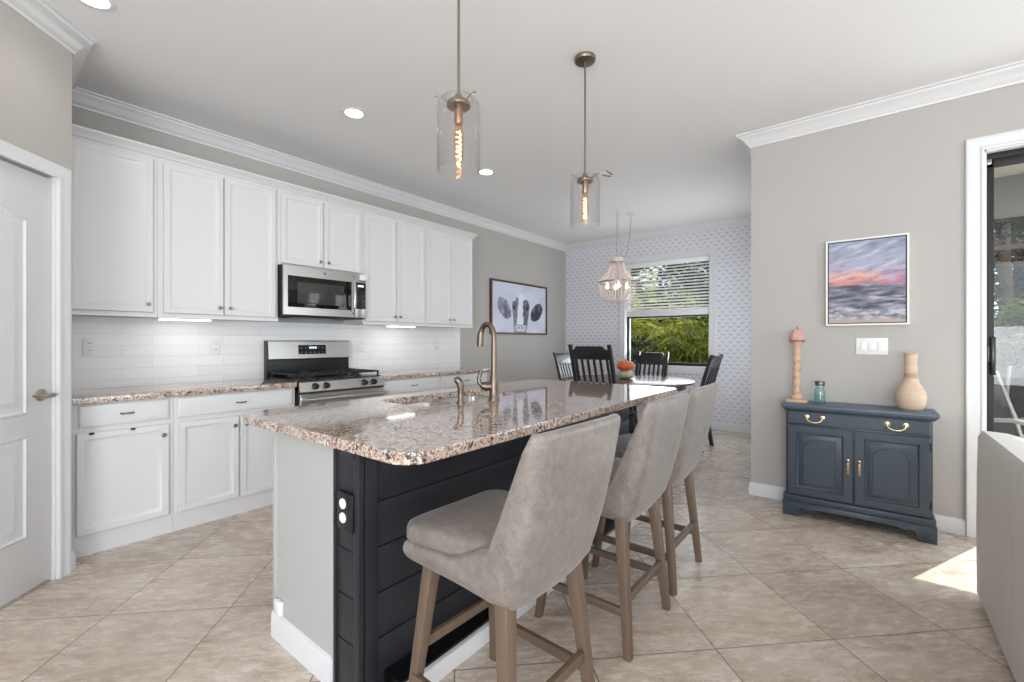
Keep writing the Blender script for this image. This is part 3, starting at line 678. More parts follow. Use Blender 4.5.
# ------------------------------------------------------------------ bar stools
def make_stool():
    t = thing('bar_stool', '', 'stool', group='upholstered bar stools along the island')
    wd, yb, yf, R = .228, -.222, .215, .055
    path = []                        # plan from front-left round the back to front-right: (x, y, nx, ny) outward normal
    for i in range(9): path.append((-wd, yf+(yb+R-yf)*i/8, -1, 0))
    for i in range(1, 7): a = PI+ (PI/2)*i/7; path.append((-wd+R+R*math.cos(a), yb+R+R*math.sin(a), math.cos(a), math.sin(a)))
    for i in range(9): path.append((-wd+R+(2*wd-2*R)*i/8, yb, 0, -1))
    for i in range(1, 7): a = 1.5*PI+(PI/2)*i/7; path.append((wd-R+R*math.cos(a), yb+R+R*math.sin(a), math.cos(a), math.sin(a)))
    for i in range(9): path.append((wd, yb+R+(yf-yb-R)*i/8, 1, 0))
    sm = lambda q: max(0, min(1, q))**2*(3-2*max(0, min(1, q)))
    def prof(x, y, nx, ny):
        zt = .606+.070*sm((.03-y)/.15)+.328*sm((-.120-y)/.075); zb = .528-.018*sm((.22-y)/.40)
        xb = 1-abs(x)/wd
        if y < -.1: zb -= .016*sm(xb*1.3)
        th = .042; pts = []
        def at(z, off):
            f = (z-.5)/.5; wfac = .93+.085*max(0, min(1, f*1.1))
            tuck = .035*max(0, 1-(z-zb)/.06)**2
            yy = y-.24*max(0, z-.56)-.012*math.sin(max(0, min(1, f))*PI)*(1 if ny < -.5 else 0)
            return ((x*(wfac+.05*sm((y+.05)/.25)))-nx*(off+tuck), yy-ny*(off+tuck), z)
        K = 9
        for i in range(K+1): pts.append(at(zb+(zt-.018-zb)*i/K, 0))
        for a in (30, 60, 90, 120, 150): pts.append(at(zt-.018+.018*math.sin(math.radians(a)), th/2-th/2*math.cos(math.radians(a))))
        for i in range(K+1): pts.append(at(zt-.018-(zt-.018-(zb+.02))*i/K, th))
        return pts
    rings = [prof(*p) for p in path]
    MB().rings(rings, True, True, True).build('backrest_shell', 'stool_leather', t, local=True, smooth=60)
    MB().box(-.19, .19, -.17, .212, .522, .604, .02, 4).build('seat_base', 'stool_leather', t, local=True)
    def cush(z, ins):
        pts = []; r = .06
        for (cx_, cy_, a0) in ((.222-ins-r, .238-ins-r, 0), (-.222+ins+r, .238-ins-r, 90), (-.18+ins+r, -.165+ins+r, 180), (.18-ins-r, -.165+ins+r, 270)):
            for q in range(7): an = math.radians(a0+q*15); pts.append((cx_+r*math.cos(an), cy_+r*math.sin(an), z))
        return pts
    L = [cush(.600, .02), cush(.602, .006), cush(.612, .0), cush(.635, 0), cush(.648, .004), cush(.656, .016), cush(.661, .04), cush(.664, .08), cush(.666, .13)]
    L = [[(x, y, z+.012*(z > .62)*math.exp(-((y+.0)/.2)**2)) for x, y, z in r] for r in L]
    MB().rings(L, True, True, True).build('seat_cushion', 'stool_leather', t, local=True, smooth=60)
    for sx_ in (-1, 1):
        MB().leg((sx_*.202, .212, 0), (sx_*.145, .160, .545), .030, .044).build('leg', 'leg_wood', t, local=True)
        MB().leg((sx_*.210, -.215, 0), (sx_*.165, -.165, .53), .030, .044).build('leg', 'leg_wood', t, local=True)
        MB().beam((sx_*.196, .197, .165), (sx_*.196, -.198, .165), .020, .032, bev=.002).build('stretcher', 'leg_wood', t, local=True)
    MB().beam((-.193, -.196, .215), (.193, -.196, .215), .020, .032, bev=.002).build('stretcher', 'leg_wood', t, local=True)
    MB().beam((-.190, .190, .26), (.190, .190, .26), .020, .032, bev=.002).build('footrest', 'leg_wood', t, local=True)
    return t
st = make_stool()
for i, (x, y, a, lab) in enumerate([(1.105, .926, -.034, 'taupe leather bar stool nearest the camera, at the island corner'), (1.842, .94, 0, 'taupe leather bar stool in the middle of the island row'), (2.398, .955, 0, 'taupe leather bar stool farthest along the island, nearest the dining table')]):
    o = st if i == 0 else copy_tree(st)
    o.location = (x, y, 0); o.rotation_euler = (0, 0, a); o['label'] = lab

# ------------------------------------------------------------------ dining table, chairs
TX, TY, TR = 5.32, 2.38, .80
tb = thing('dining_table', 'round dark wood dining table with pedestal below the beaded chandelier', 'table', (TX, TY, 0))
MB().lathe([(0, .722), (TR-.02, .722), (TR-.003, .728), (TR, .738), (TR-.003, .748), (TR-.012, .752), (0, .752)], (TX, TY, 0), 64).build('tabletop', 'table_wood', tb)
MB().lathe([(TR-.10, .66), (TR-.10, .722), (TR-.125, .722), (TR-.125, .66)], (TX, TY, 0), 48, cap=False).build('apron', 'black_wood', tb)
MB().lathe([(0, .10), (.13, .10), (.12, .16), (.07, .22), (.06, .34), (.085, .44), (.06, .55), (.07, .62), (.16, .68), (.2, .721), (0, .721)], (TX, TY, 0), 28).build('pedestal', 'black_wood', tb)
for i in range(4):
    a = PI/4+i*PI/2; u = (math.cos(a), math.sin(a))
    MB().tube([(TX+u[0]*.05, TY+u[1]*.05, .16), (TX+u[0]*.2, TY+u[1]*.2, .14), (TX+u[0]*.34, TY+u[1]*.34, .07), (TX+u[0]*.42, TY+u[1]*.42, .032)], [.05, .042, .034, .03], 12).build('foot', 'black_wood', tb)
def make_chair(wd=.46, top=1.08, ears=0.0):
    t = thing('dining_chair', '', 'chair', group='black slat back chairs around the dining table')
    hw = wd/2
    yb = lambda z: -.21-.16*max(0, (z-.42)/.66)**1.35+(-.05*(max(0, .42-z)/.42)**1.6)
    for s in (-1, 1):
        zz = [0, .14, .28, .42, .56, .70, .84, .96, top]
        R = [[(s*(hw-.02)+a*.018, yb(z)+c*(.020 if z < .9 else .017), z) for a, c in ((-1, -1), (1, -1), (1, 1), (-1, 1))] for z in zz]
        MB().rings(R, True, True, True).build('back_post', 'black_wood', t, local=True)
        MB().leg((s*(hw-.03), .20, 0), (s*(hw-.03), .20, .425), .032, .042).build('front_leg', 'black_wood', t, local=True)
        MB().box(s*(hw-.03)-.01, s*(hw-.03)+.01, -.21, .2, .17, .195, .002).build('stretcher', 'black_wood', t, local=True)
    MB().box(-hw+.01, hw-.01, -.215, .235, .42, .455, .012, 3).build('seat', 'black_wood', t, local=True)
    # crest rail with stepped shoulders
    zt = top-.012-ears; zb = top-.16
    P = [(-hw+.03, zb), (hw-.03, zb), (hw-.03, zt-.040), (hw-.075, zt-.035), (hw-.095, zt), (-hw+.095, zt), (-hw+.075, zt-.035), (-hw+.03, zt-.040)]
    m = MB().prism(P, -.011, .011, 'y', bev=.003)
    for v in m.bm.verts: v.co.y += yb(v.co.z)-.018*math.cos(v.co.x/hw*PI/2)
    m.build('crest_rail', 'black_wood', t, local=True)
    MB().box(-hw+.03, hw-.03, yb(.56)-.010, yb(.56)+.010, .53, .575, .003).build('lower_rail', 'black_wood', t, local=True)
    n = 6
    for i in range(n):
        x = -hw+.03+(wd-.06)*(i+.5)/n
        zz = [.57, .66, .75, .84, zb+.006]
        R = [[(x+a*.0135, yb(z)-.016*math.cos(x/hw*PI/2)*min(1, (z-.57)/.3)+c*.006, z) for a, c in ((-1, -1), (1, -1), (1, 1), (-1, 1))] for z in zz]
        MB().rings(R, True, True, True).build('slat', 'black_wood', t, local=True)
    return t
ch = make_chair()
big = make_chair(.50, 1.195, .004)
def put(o, x, y, a, lab): o.location = (x, y, 0); o.rotation_euler = (0, 0, a); o['label'] = lab
put(big, 4.60, 2.30, -PI/2, 'tall black slat back chair on the kitchen side of the round table')
put(ch, 5.38, 1.70, 0, 'black slat back chair seen edge on at the right of the round table')
put(copy_tree(ch), 5.93, 2.42, PI/2, 'black slat back chair on the window side of the round table')
put(copy_tree(ch), 5.30, 2.95, PI, 'black slat back chair partly hidden at the left of the round table')
def gourd(c, r, h, mat, label, stem=False):
    t = thing('decorative_pumpkin', label, 'pumpkin', c, group='stacked pumpkins on the dining table')
    pr = [(0, .06*h)]+[(r*math.sin(a)**.75, h/2-h/2*math.cos(a)) for a in [PI*i/14 for i in range(1, 14)]]+[(0, h*.93)]
    MB().lathe(pr, (0, 0, 0), 40, squash=(8, .035)).build('rind', mat, t, local=True, smooth=60)
    if stem: MB().tube([(0, 0, h*.9), (.004, 0, h+.012), (.012, .004, h+.022)], [.011, .008, .006], 8).build('stem', 'stem_brown', t, local=True)
gx, gy = 5.36, 2.42
gourd((gx, gy, .752), .108, .112, 'green_ceramic', 'pale green pumpkin at the bottom of the stack on the dining table')
gourd((gx, gy, .858), .112, .125, 'orange_ceramic', 'orange pumpkin on top of the stack on the dining table', True)

# ------------------------------------------------------------------ pendants
def pendant(x, y, label, clip=False):
    t = thing('pendant_light', label, 'light', (x, y, 1.88), group='glass pendants over the island')
    MB().lathe([(0, CZ-.001), (.062, CZ-.001), (.062, CZ-.012), (.058, CZ-.022), (.012, CZ-.026), (0, CZ-.026)], (x, y, 0), 32).build('canopy', 'pendant_nickel', t)
    MB().tube([(x, y, CZ-.02), (x, y, 2.19)], .0055, 10).build('rod', 'pendant_nickel', t)
    m = MB().lathe([(0, 2.158), (.046, 2.158), (.048, 2.166), (.044, 2.176), (.018, 2.182), (.014, 2.205), (0, 2.205)], (x, y, 0), 28)
    m.build('holder', 'pendant_nickel', t)
    g = MB().lathe([(.084, 1.903), (.085, 1.915), (.085, 2.14), (.082, 2.168), (.070, 2.187), (.052, 2.195), (.049, 2.193), (.066, 2.184), (.079, 2.166), (.082, 2.14), (.082, 1.915), (.081, 1.903), (.084, 1.903)], (x, y, 0), 48, cap=False)
    g.build('glass_shade', 'pendant_glass', t, smooth=60)
    for a in (.5, .5+2*PI/3, .5+4*PI/3):
        u = (math.cos(a), math.sin(a)); MB().tube([(x+u[0]*.044, y+u[1]*.044, 2.172), (x+u[0]*.070, y+u[1]*.070, 2.185)], .003, 8).sphere((x+u[0]*.090, y+u[1]*.090, 2.186), .006, 1).tube([(x+u[0]*.070, y+u[1]*.070, 2.185), (x+u[0]*.090, y+u[1]*.090, 2.186)], .003, 8).build('thumb_screw', 'pendant_nickel', t)
    MB().lathe([(0, 2.16), (.0175, 2.16), (.0175, 2.095), (.015, 2.09), (0, 2.09)], (x, y, 0), 20).build('socket', 'amber_metal', t)
    bu = MB().lathe([(.013, 2.09), (.0155, 2.07), (.020, 2.045), (.0215, 2.01), (.019, 1.97), (.015, 1.935), (.009, 1.923), (0, 1.920)], (x, y, 0), 24, cap=False).build('bulb', 'bulb_glass', t, smooth=60)
    pts = []
    for i in range(41):
        q = i/40; a = q*2*PI*6; pts.append((x+.009*math.cos(a), y+.009*math.sin(a), 2.065-.115*q))
    MB().tube(pts, .0016, 6).build('filament', 'filament', bu)
    if clip:
        rr = (math.sin(AZ), -math.cos(AZ))
        f = lambda d, z: (x+rr[0]*d, y+rr[1]*d, z)
        MB().beam(f(.052, 2.205), f(.125, 2.222), .014, .004).beam(f(.122, 2.223), f(.158, 2.20), .014, .004).beam(f(.10, 2.198), f(.15, 2.19), .012, .004).build('bracket', 'pendant_nickel', t)
    lamp('pendant_lamp', 'POINT', (x, y, 2.0), 1.6, (1, .78, .5), shadow_soft_size=.008)
pendant(1.253, 1.268, 'clear glass cylinder pendant nearest the camera over the island')
pendant(2.300, 1.288, 'clear glass cylinder pendant with side bracket, farther along the island', True)

# ------------------------------------------------------------------ recessed lights
for (x, y, lab) in ((1.816, 2.906, 'round recessed ceiling light above the microwave side of the kitchen'), (3.25, 2.91, 'round recessed ceiling light seen beside the nearest pendant'), (.425, 2.915, 'round recessed ceiling light cut by the top edge of the photo')):
    t = thing('recessed_light', lab, 'light', (x, y, CZ-.01), group='recessed ceiling lights')
    MB().lathe([(.062, CZ), (.062, CZ-.004), (.072, CZ-.006), (.086, CZ-.003), (.087, CZ)], (x, y, 0), 40, cap=False).build('trim_ring', 'trim_white', t)
    MB().lathe([(0, CZ-.0015), (.063, CZ-.0015), (.063, CZ-.004), (0, CZ-.004)], (x, y, 0), 32).build('diffuser', 'downlight_glow', t)
    lamp('downlight', 'SPOT', (x, y, CZ-.02), 5.5, (1, .94, .86), target=(x, y, 0), spot_size=2.3, spot_blend=.8, shadow_soft_size=.06)

# ------------------------------------------------------------------ chandelier
chx, chy = 5.20, 2.46
cl = thing('beaded_chandelier', 'pink and white beaded chandelier swagged over the dining table', 'chandelier', (chx, chy, 1.73))
cl_c = (5.47, 2.39)
MB().lathe([(0, CZ-.001), (.065, CZ-.001), (.062, CZ-.012), (.02, CZ-.024), (0, CZ-.025)], (*cl_c, 0), 28).build('ceiling_canopy', 'cream_metal', cl)
hk = (chx, chy)
MB().tube([(hk[0], hk[1], CZ-.001), (hk[0], hk[1], CZ-.04), (hk[0]+.012, hk[1]-.010, CZ-.055), (hk[0]+.002, hk[1], CZ-.068), (hk[0]-.008, hk[1]+.006, CZ-.058)], .004, 8).build('ceiling_hook', 'cord_silver', cl)
pts = []
for i in range(25):
    q = i/24; x = hk[0]+(cl_c[0]-hk[0])*q; y = hk[1]+(cl_c[1]-hk[1])*q; z = CZ-.06+.035*q-.54*(1-(2*q-1)**2)**.8
    pts.append((x, y, z))
MB().tube(pts, .0045, 8).build('swag_cord', 'cord_silver', cl)
MB().tube([(hk[0], hk[1], CZ-.06), (hk[0], hk[1], 2.28)], .0055, 8).build('hanging_cord', 'cord_silver', cl)
MB().lathe([(0, 2.285), (.03, 2.285), (.082, 2.275), (.084, 2.215), (.080, 2.215), (.078, 2.27), (0, 2.278)], (chx, chy, 0), 32, cap=False).build('top_band', 'cream_metal', cl)
MB().lathe([(.226, 1.960), (.233, 1.960), (.233, 1.976), (.226, 1.976), (.226, 1.960)], (chx, chy, 0), 48, cap=False).build('ring', 'pendant_nickel', cl)
MB().lathe([(.082, 2.205), (.088, 2.205), (.088, 2.222), (.082, 2.222), (.082, 2.205)], (chx, chy, 0), 32, cap=False).build('ring', 'pendant_nickel', cl)
def strand(pts, r):
    b = MB()
    for p in pts: b.sphere(p, r, 1)
    return b
up = []
for i in range(18): q = i/17; up.append((.085+.142*q**1.7, 0, 2.21-.225*q))
lo = []
for i in range(17): q = i/16; lo.append((.228*(1-q)**.0*math.cos(q*1.02)-.0, 0, 1.955-.225*math.sin(q*PI/2)))
lo = [(.228-.115*(i/16)**2.2, 0, 1.952-.215*math.sin(i/16*PI/2)) for i in range(17)]
u0 = strand(up, .0068).build('bead_strand', 'bead_white', cl, local=True, smooth=80); u0.location = (0, 0, -1.73)
l0 = strand(lo, .0074).build('bead_strand', 'bead_white', cl, local=True, smooth=80); l0.location = (0, 0, -1.73)
for base_, n in ((u0, 30), (l0, 36)):
    for i in range(1, n):
        c = base_.copy(); COL.objects.link(c); c.rotation_euler = (0, 0, 2*PI*i/n)
MB().lathe([(0, 1.735), (.11, 1.735), (.115, 1.741), (.11, 1.747), (0, 1.745)], (chx, chy, 0), 28).build('bottom_plate', 'cream_metal', cl)
for a in (0.6, 2.17, 3.74, 5.3):
    u = (math.cos(a)*.12, math.sin(a)*.12)
    MB().tube([(chx, chy, 1.90), (chx+u[0]*.6, chy+u[1]*.6, 1.87), (chx+u[0], chy+u[1], 1.89)], .005, 8).build('lamp_arm', 'pendant_nickel', cl)
    MB().lathe([(0, 1.89), (.012, 1.89), (.018, 1.905), (.018, 1.925), (.010, 1.95), (0, 1.965)], (chx+u[0], chy+u[1], 0), 14).build('bulb', 'bulb_glow', cl)
MB().tube([(chx, chy, 2.27), (chx, chy, 1.745)], .007, 8).build('stem', 'pendant_nickel', cl)
lamp('chandelier_lamp', 'POINT', (chx, chy, 1.93), 1.5, (1, .82, .6), shadow_soft_size=.06)

# ------------------------------------------------------------------ dining window
wn = thing('window_1', 'white framed single hung window looking onto palms', 'window', (WX, 2.375, .86)); wn['kind'] = 'structure'
cp2 = [(-a, b) for a, b in cas]
MB().sweep([(WX, WYa, WZa), (WX, WYb, WZa), (WX, WYb, WZb), (WX, WYa, WZb)], (-1, 0, 0), [(a*1.0, b) for a, b in cas], closed=True).build('casing', 'trim_white', wn)
MB().box(WX-.03, WX+.07, WYa-.06, WYb+.06, WZa-.10, WZa-.085, .003).build('sill', 'trim_white', wn)
fr = MB(); t_ = .035
for (a, c, e_, f) in ((WYa, WYa+t_, WZa, WZb), (WYb-t_, WYb, WZa, WZb), (WYa, WYb, WZb-t_, WZb)): fr.box(WX+.075, WX+.14, a, c, e_, f, .002)
fr.box(WX+.0, WX+.14, WYa-.001, WYa+.012, WZa, WZb).box(WX+.0, WX+.14, WYb-.012, WYb+.001, WZa, WZb).box(WX, WX+.14, WYa, WYb, WZb-.012, WZb+.001).box(WX, WX+.14, WYa, WYb, WZa-.001, WZa+.01)
fr.box(WX+.03, WX+.12, WYa+.01, WYb-.01, 1.615, 1.70, .003)
fr.build('frame', 'trim_white', wn)
ls = MB()
for (a, c, e_, f) in ((WYa+.012, WYb-.012, WZa+.01, WZa+.055), (WYb-.045, WYb-.012, WZa+.01, 1.615), (WYa+.012, WYb-.012, 1.590, 1.616)): ls.box(WX+.05, WX+.09, a, c, e_, f, .002)
ls.build('lower_sash', 'door_black', wn)
MB().box(WX+.068, WX+.072, WYa+.012, WYb-.04, WZa+.05, 1.60).build('lower_pane', 'pane_glass', wn)
MB().box(WX+.098, WX+.102, WYa+.03, WYb-.03, 1.69, WZb-.03).build('upper_pane', 'pane_glass', wn)
w2 = thing('window_2', 'white framed picture window on the hidden side of the dining nook', 'window', (5.5, RY, NZ0)); w2['kind'] = 'structure'
MB().sweep([(NX0, RY, NZ0), (NX0, RY, NZ1), (NX1, RY, NZ1), (NX1, RY, NZ0)], (0, -1, 0), [(-a, -b) for a, b in cas], closed=True).build('casing', 'trim_white', w2)
fr2 = MB().box(NX0, NX0+.03, RY-.085, RY-.04, NZ0, NZ1).box(NX1-.03, NX1, RY-.085, RY-.04, NZ0, NZ1).box(NX0+.03, NX1-.03, RY-.085, RY-.04, NZ0, NZ0+.03).box(NX0+.03, NX1-.03, RY-.085, RY-.04, NZ1-.03, NZ1)
fr2.build('frame', 'trim_white', w2)
MB().box(NX0+.03, NX1-.03, RY-.078, RY-.073, NZ0+.03, NZ1-.03).build('pane', 'pane_glass', w2)
bl = thing('window_blind', 'white horizontal slat blind covering upper half of the dining window', 'blind', (WX+.03, 2.375, 1.70))
MB().box(WX+.005, WX+.055, WYa+.015, WYb-.015, WZb-.080, WZb-.013, .003).build('headrail', 'blind_white', bl)
MB().box(WX+.008, WX+.052, WYa+.02, WYb-.02, 1.705, 1.72, .003).build('bottom_rail', 'blind_white', bl)
zt_ = WZb-.115
for i in range(14):
    z = 1.745+(zt_-1.745)*i/13
    m = MB().box(-.024, .024, WYa+.02, WYb-.02, -.0014, .0014)
    m.xform(Matrix.Translation((WX+.03, 0, z)) @ Matrix.Rotation(math.radians(-32), 4, 'Y')).build('slat', 'blind_white', bl)
for yy in (WYa+.2, WYb-.2): MB().tube([(WX+.03, yy, 1.71), (WX+.03, yy, WZb-.05)], .0012, 5).build('ladder_cord', 'blind_white', bl)

# ------------------------------------------------------------------ patio sliding door
d2 = thing('door_2', 'black framed sliding glass door to the patio', 'door', (RX+.08, -1.9, 0)); d2['kind'] = 'structure'
MB().box(RX+.05, RX+.115, DY0-.022, DY0-.012, .0, DZ-.012, .002).box(RX+.05, RX+.115, DY1, DY0-.012, DZ-.05, DZ-.012, .002).box(RX+.05, RX+.115, DY1, DY1+.035, 0, DZ-.012, .002).box(RX+.03, RX+.13, DY1, DY0-.012, .0, .03, .002).build('frame', 'door_black', d2)
for (ya, yb_, xo) in ((DY0-.022, -1.93, .068), (-1.90, DY1+.035, .094)):
    pf = MB()
    pf.box(RX+xo-.012, RX+xo+.012, ya-.030, ya, .03, DZ-.05, .002).box(RX+xo-.012, RX+xo+.012, yb_, yb_+.055, .03, DZ-.05, .002)
    pf.box(RX+xo-.012, RX+xo+.012, yb_, ya, .03, .11, .002).box(RX+xo-.012, RX+xo+.012, yb_, ya, DZ-.10, DZ-.05, .002)
    o = pf.build('sliding_panel', 'door_black', d2)
    MB().box(RX+xo-.003, RX+xo+.003, yb_+.05, ya-.026, .105, DZ-.095).build('pane', 'pane_glass', o)
    if xo < .08:
        MB().box(RX+xo-.045, RX+xo-.012, ya-.034, ya-.010, 1.02, 1.26, .006).build('handle', 'black_plastic', o)
        MB().box(RX+xo-.02, RX+xo-.012, ya-.009, ya-.002, 1.10, 1.20, .002).build('lock_plate', 'steel_dark', o)
MB().box(RX+.035, RX+.056, DY0-.040, DY0-.016, DZ-.085, DZ-.052, .003).build('sensor', 'knob_nickel', d2)

# ------------------------------------------------------------------ pictures
def grid_picture(name, mat, par, P0, U, V, fn, nx, nz):
    b = bmesh.new(); P0 = Vector(P0); U = Vector(U); V = Vector(V)
    vs = [[b.verts.new(P0+U*(i/nx)+V*(j/nz)) for j in range(nz+1)] for i in range(nx+1)]
    for i in range(nx):
        for j in range(nz): b.faces.new((vs[i][j], vs[i+1][j], vs[i+1][j+1], vs[i][j+1]))
    p = par; off = Vector((0, 0, 0))
    while p is not None: off += p.location; p = p.parent
    bmesh.ops.translate(b, vec=-off, verts=b.verts[:])
    me = bpy.data.meshes.new(name); b.verts.index_update(); b.to_mesh(me); b.free()
    at = me.color_attributes.new('paint', 'FLOAT_COLOR', 'POINT')
    k = 0
    for i in range(nx+1):
        for j in range(nz+1):
            at.data[k].color = (*lin(fn(i/nx, j/nz)), 1); k += 1
    me.materials.append(MATS[mat]); o = bpy.data.objects.new(name, me); COL.objects.link(o); o.parent = par
    return o
def N2(x, y, s=1.0, o=4, seed=0): return noise.fractal(Vector((x*s, y*s, seed)), 1.0, 2.0, o)
def lerp(a, b, t): t = max(0, min(1, t)); return tuple(a[i]+(b[i]-a[i])*t for i in range(3))
def sunset(u, v):
    n = N2(u*2.2+v*1.2, v*6-u*1.5, 1.6, 5, 1.3)*.5; n2 = N2(u*3, v*14, 2.0, 4, 5.1)*.5
    hz = .455+.010*math.sin(u*5)
    if v > hz:
        q = (v-hz)/(1-hz)+n*.16
        c = lerp((164, 112, 134), (212, 140, 126), q*12)
        c = lerp(c, (216, 178, 172), (q-.10)*8); c = lerp(c, (168, 166, 186), (q-.22)*6)
        c = lerp(c, (146, 158, 178), (q-.5)*3)
        m = N2(u*1.6+v*.6, v*8-u*1.6, 2.2, 5, 9)*.5
        if m > .08: c = lerp(c, (128, 128, 154), (m-.08)*3.5)
        if m < -.08: c = lerp(c, (196, 192, 208), (-.08-m)*3.5)
        if .10 < q < .34 and n2 > .05: c = lerp(c, (220, 140, 126), (n2-.05)*3)
        if u > .6 and q < .35: c = lerp(c, (152, 116, 160), (u-.6)*1.6)
        return c
    q = v/hz
    n3 = N2(u*2.2, v*16, 2.0, 4, 3.7)*.5
    c = lerp((138, 138, 150), (106, 108, 124), q)
    if q > .5: c = lerp(c, (176, 136, 146), max(0, N2(u*2.0, v*12, 1.5, 3, 8))*1.2)
    if n3 > .05: c = lerp(c, (68, 72, 88), (n3-.05)*4)
    if n3 < -.08: c = lerp(c, (184, 184, 194), (-.08-n3)*4)
    if q < .40:
        f = N2(u*4, v*14, 2.0, 4, 6.2)*.5+(.40-q)*.5
        c = lerp(c, (206, 206, 214), f*2.2)
    if q < .14: c = lerp(c, (178, 160, 148), (.14-q)*12+n)
    return c
pt = thing('sunset_painting', 'square ocean sunset painting in a white floater frame above the sideboard', 'painting', (RX, .013, 1.343))
ya, yb_, za, zb = .240, -.215, 1.343, 1.953
f = MB()
for (a, c, e_, g) in ((ya-.011, ya, za, zb), (yb_, yb_+.011, za, zb), (yb_+.011, ya-.011, za, za+.011), (yb_+.011, ya-.011, zb-.011, zb)): f.box(RX-.043, RX-.001, min(a, c), max(a, c), e_, g)
f.build('frame', 'frame_white', pt)
MB().box(RX-.033, RX-.001, yb_+.011, ya-.011, za+.011, zb-.011).build('backing', 'frame_black', pt)
grid_picture('canvas', 'paint_sunset', pt, (RX-.0345, ya-.018, za+.018), (0, -(ya-yb_-.036), 0), (0, 0, zb-za-.036), sunset, 150, 200)
def cow(u, v):
    c = lerp((216, 218, 232), (196, 200, 220), .5+N2(u*3, v*3, 1.2, 4, 2)*.6)
    X = u*1.83
    def el(cu, cv, ra, rb, deg):
        x, y = X-cu*1.83, v-cv; a = math.radians(deg); ca, sa = math.cos(a), math.sin(a)
        return ((x*ca+y*sa)/ra)**2+((-x*sa+y*ca)/rb)**2
    n = N2(u*16, v*9, 1.2, 4, 7)*.5; ns = N2(u*6, v*4, 1.0, 3, 3)*.5
    e = el(.210, .49, .265, .160, -44)+n*.22
    if e < 1: c = lerp((84, 86, 104), (176, 178, 194), .25+.35*e+n+(v-.45)*1.3)
    e = el(.812, .45, .255, .160, 38)+n*.22
    if e < 1: c = lerp((38, 38, 54), (150, 152, 170), .05+.45*e*e+n+(v-.48)*1.6)
    cu = .505+(v-.5)*.02; hw = .165 if v > .55 else .165-.055*((.55-v)/.55)
    x = (u-cu)/hw; top = .80-.20*x*x+n*.04
    if v < top and abs(x) < 1+n*.15:
        c = lerp((232, 234, 242), (206, 209, 224), .2+abs(ns)*2)
        inner_l, inner_r = -.42-.10*math.sin(v*8)+n*.3, .34+.10*math.sin(v*7+1)+n*.3
        lim = .70+n*.15
        if v < lim:
            if x < inner_l: c = lerp((92, 94, 112), (160, 162, 178), (inner_l-x)*.6+.1+n*1.5)
            if x > inner_r: c = lerp((70, 72, 90), (140, 142, 160), (x-inner_r)*.5+.1+n*1.5)
        elif abs(x) > .8: c = lerp(c, (130, 132, 150), .6)
        for ex in (-.76, .74):
            if ((x-ex)/.16)**2+((v-.52)/.05)**2 < 1: c = (34, 34, 46)
        if v < .17 and abs(x) < .86:
            c = lerp((216, 216, 226), (168, 168, 184), abs(x)*.8+n)
            if abs(abs(x)-.28) < .13 and .085 < v < .125: c = (92, 92, 110)
            if .145 < v: c = lerp(c, (120, 122, 140), .5)
            if v < .03: c = (140, 140, 156)
    return c
cw = thing('cow_picture', 'framed black and white cow portrait on the kitchen wall', 'picture', (5.335, WY, 1.332))
xa, xb, za, zb = 4.650, 6.025, 1.332, 2.104
f = MB()
for (a, c, e_, g) in ((xa, xa+.026, za, zb), (xb-.026, xb, za, zb), (xa+.026, xb-.026, za, za+.026), (xa+.026, xb-.026, zb-.026, zb)): f.box(a, c, WY-.036, WY-.001, e_, g)
f.build('frame', 'picture_frame_brown', cw)
MB().box(xa+.02, xb-.02, WY-.02, WY-.001, za+.02, zb-.02).build('backing', 'frame_black', cw)
grid_picture('print', 'paint_cow', cw, (xa+.026, WY-.0215, za+.026), (xb-xa-.052, 0, 0), (0, 0, zb-za-.052), cow, 240, 150)

# ------------------------------------------------------------------ sideboard (built facing -Y, turned to face -X)
sb = thing('sideboard', 'navy blue painted sideboard with brass pulls and bracket feet against the wall', 'sideboard', (3.86, .075, 0), -PI/2)
# local: x runs along the wall: local +x -> world -y ; front faces local -y -> world -x
HWS = .385; FR = -.14; BK = .135
MB().box(-HWS, HWS, FR+.012, BK, .10, .765, .003).build('body', 'navy_paint', sb, local=True)
MB().sweep([(-HWS, BK, .742), (-HWS, FR+.01, .742), (HWS, FR+.01, .742), (HWS, BK, .742)], (0, 0, 1), [(-.0, 0), (-.008, 0), (-.012, .008), (-.020, .014), (-.020, .022), (0, .022)]).build('cornice', 'navy_paint', sb, local=True)
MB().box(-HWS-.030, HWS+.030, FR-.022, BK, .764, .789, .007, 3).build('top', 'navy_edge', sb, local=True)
df = MB().door(-HWS+.012, HWS-.012, .652, .738, FR, [(0, .004), (.004, 0), (.03, 0)], FR+.0125).build('drawer', 'navy_paint', sb, local=True)
for cx_ in (-.215, .215):
    m = MB()
    for s in (-1, 1):
        m.lathe([(0, 0), (.017, 0), (.016, -.003), (.008, -.005), (.007, -.012), (0, -.014)], (cx_+s*.045, FR+.001, .703), 16, 'y')
    m.tube([(cx_-.045, FR-.012, .700), (cx_-.040, FR-.016, .683), (cx_-.022, FR-.018, .672), (cx_, FR-.019, .669), (cx_+.022, FR-.018, .672), (cx_+.040, FR-.016, .683), (cx_+.045, FR-.012, .700)], [.0045]*2+[.005, .0055, .005]+[.0045]*2, 10)
    m.build('bail_pull', 'brass', df, local=True)
fp = [(0, .004), (.003, 0), (.050, 0), (.054, .010), (.060, .012), (.066, .010), (.082, .004), (.09, .004)]
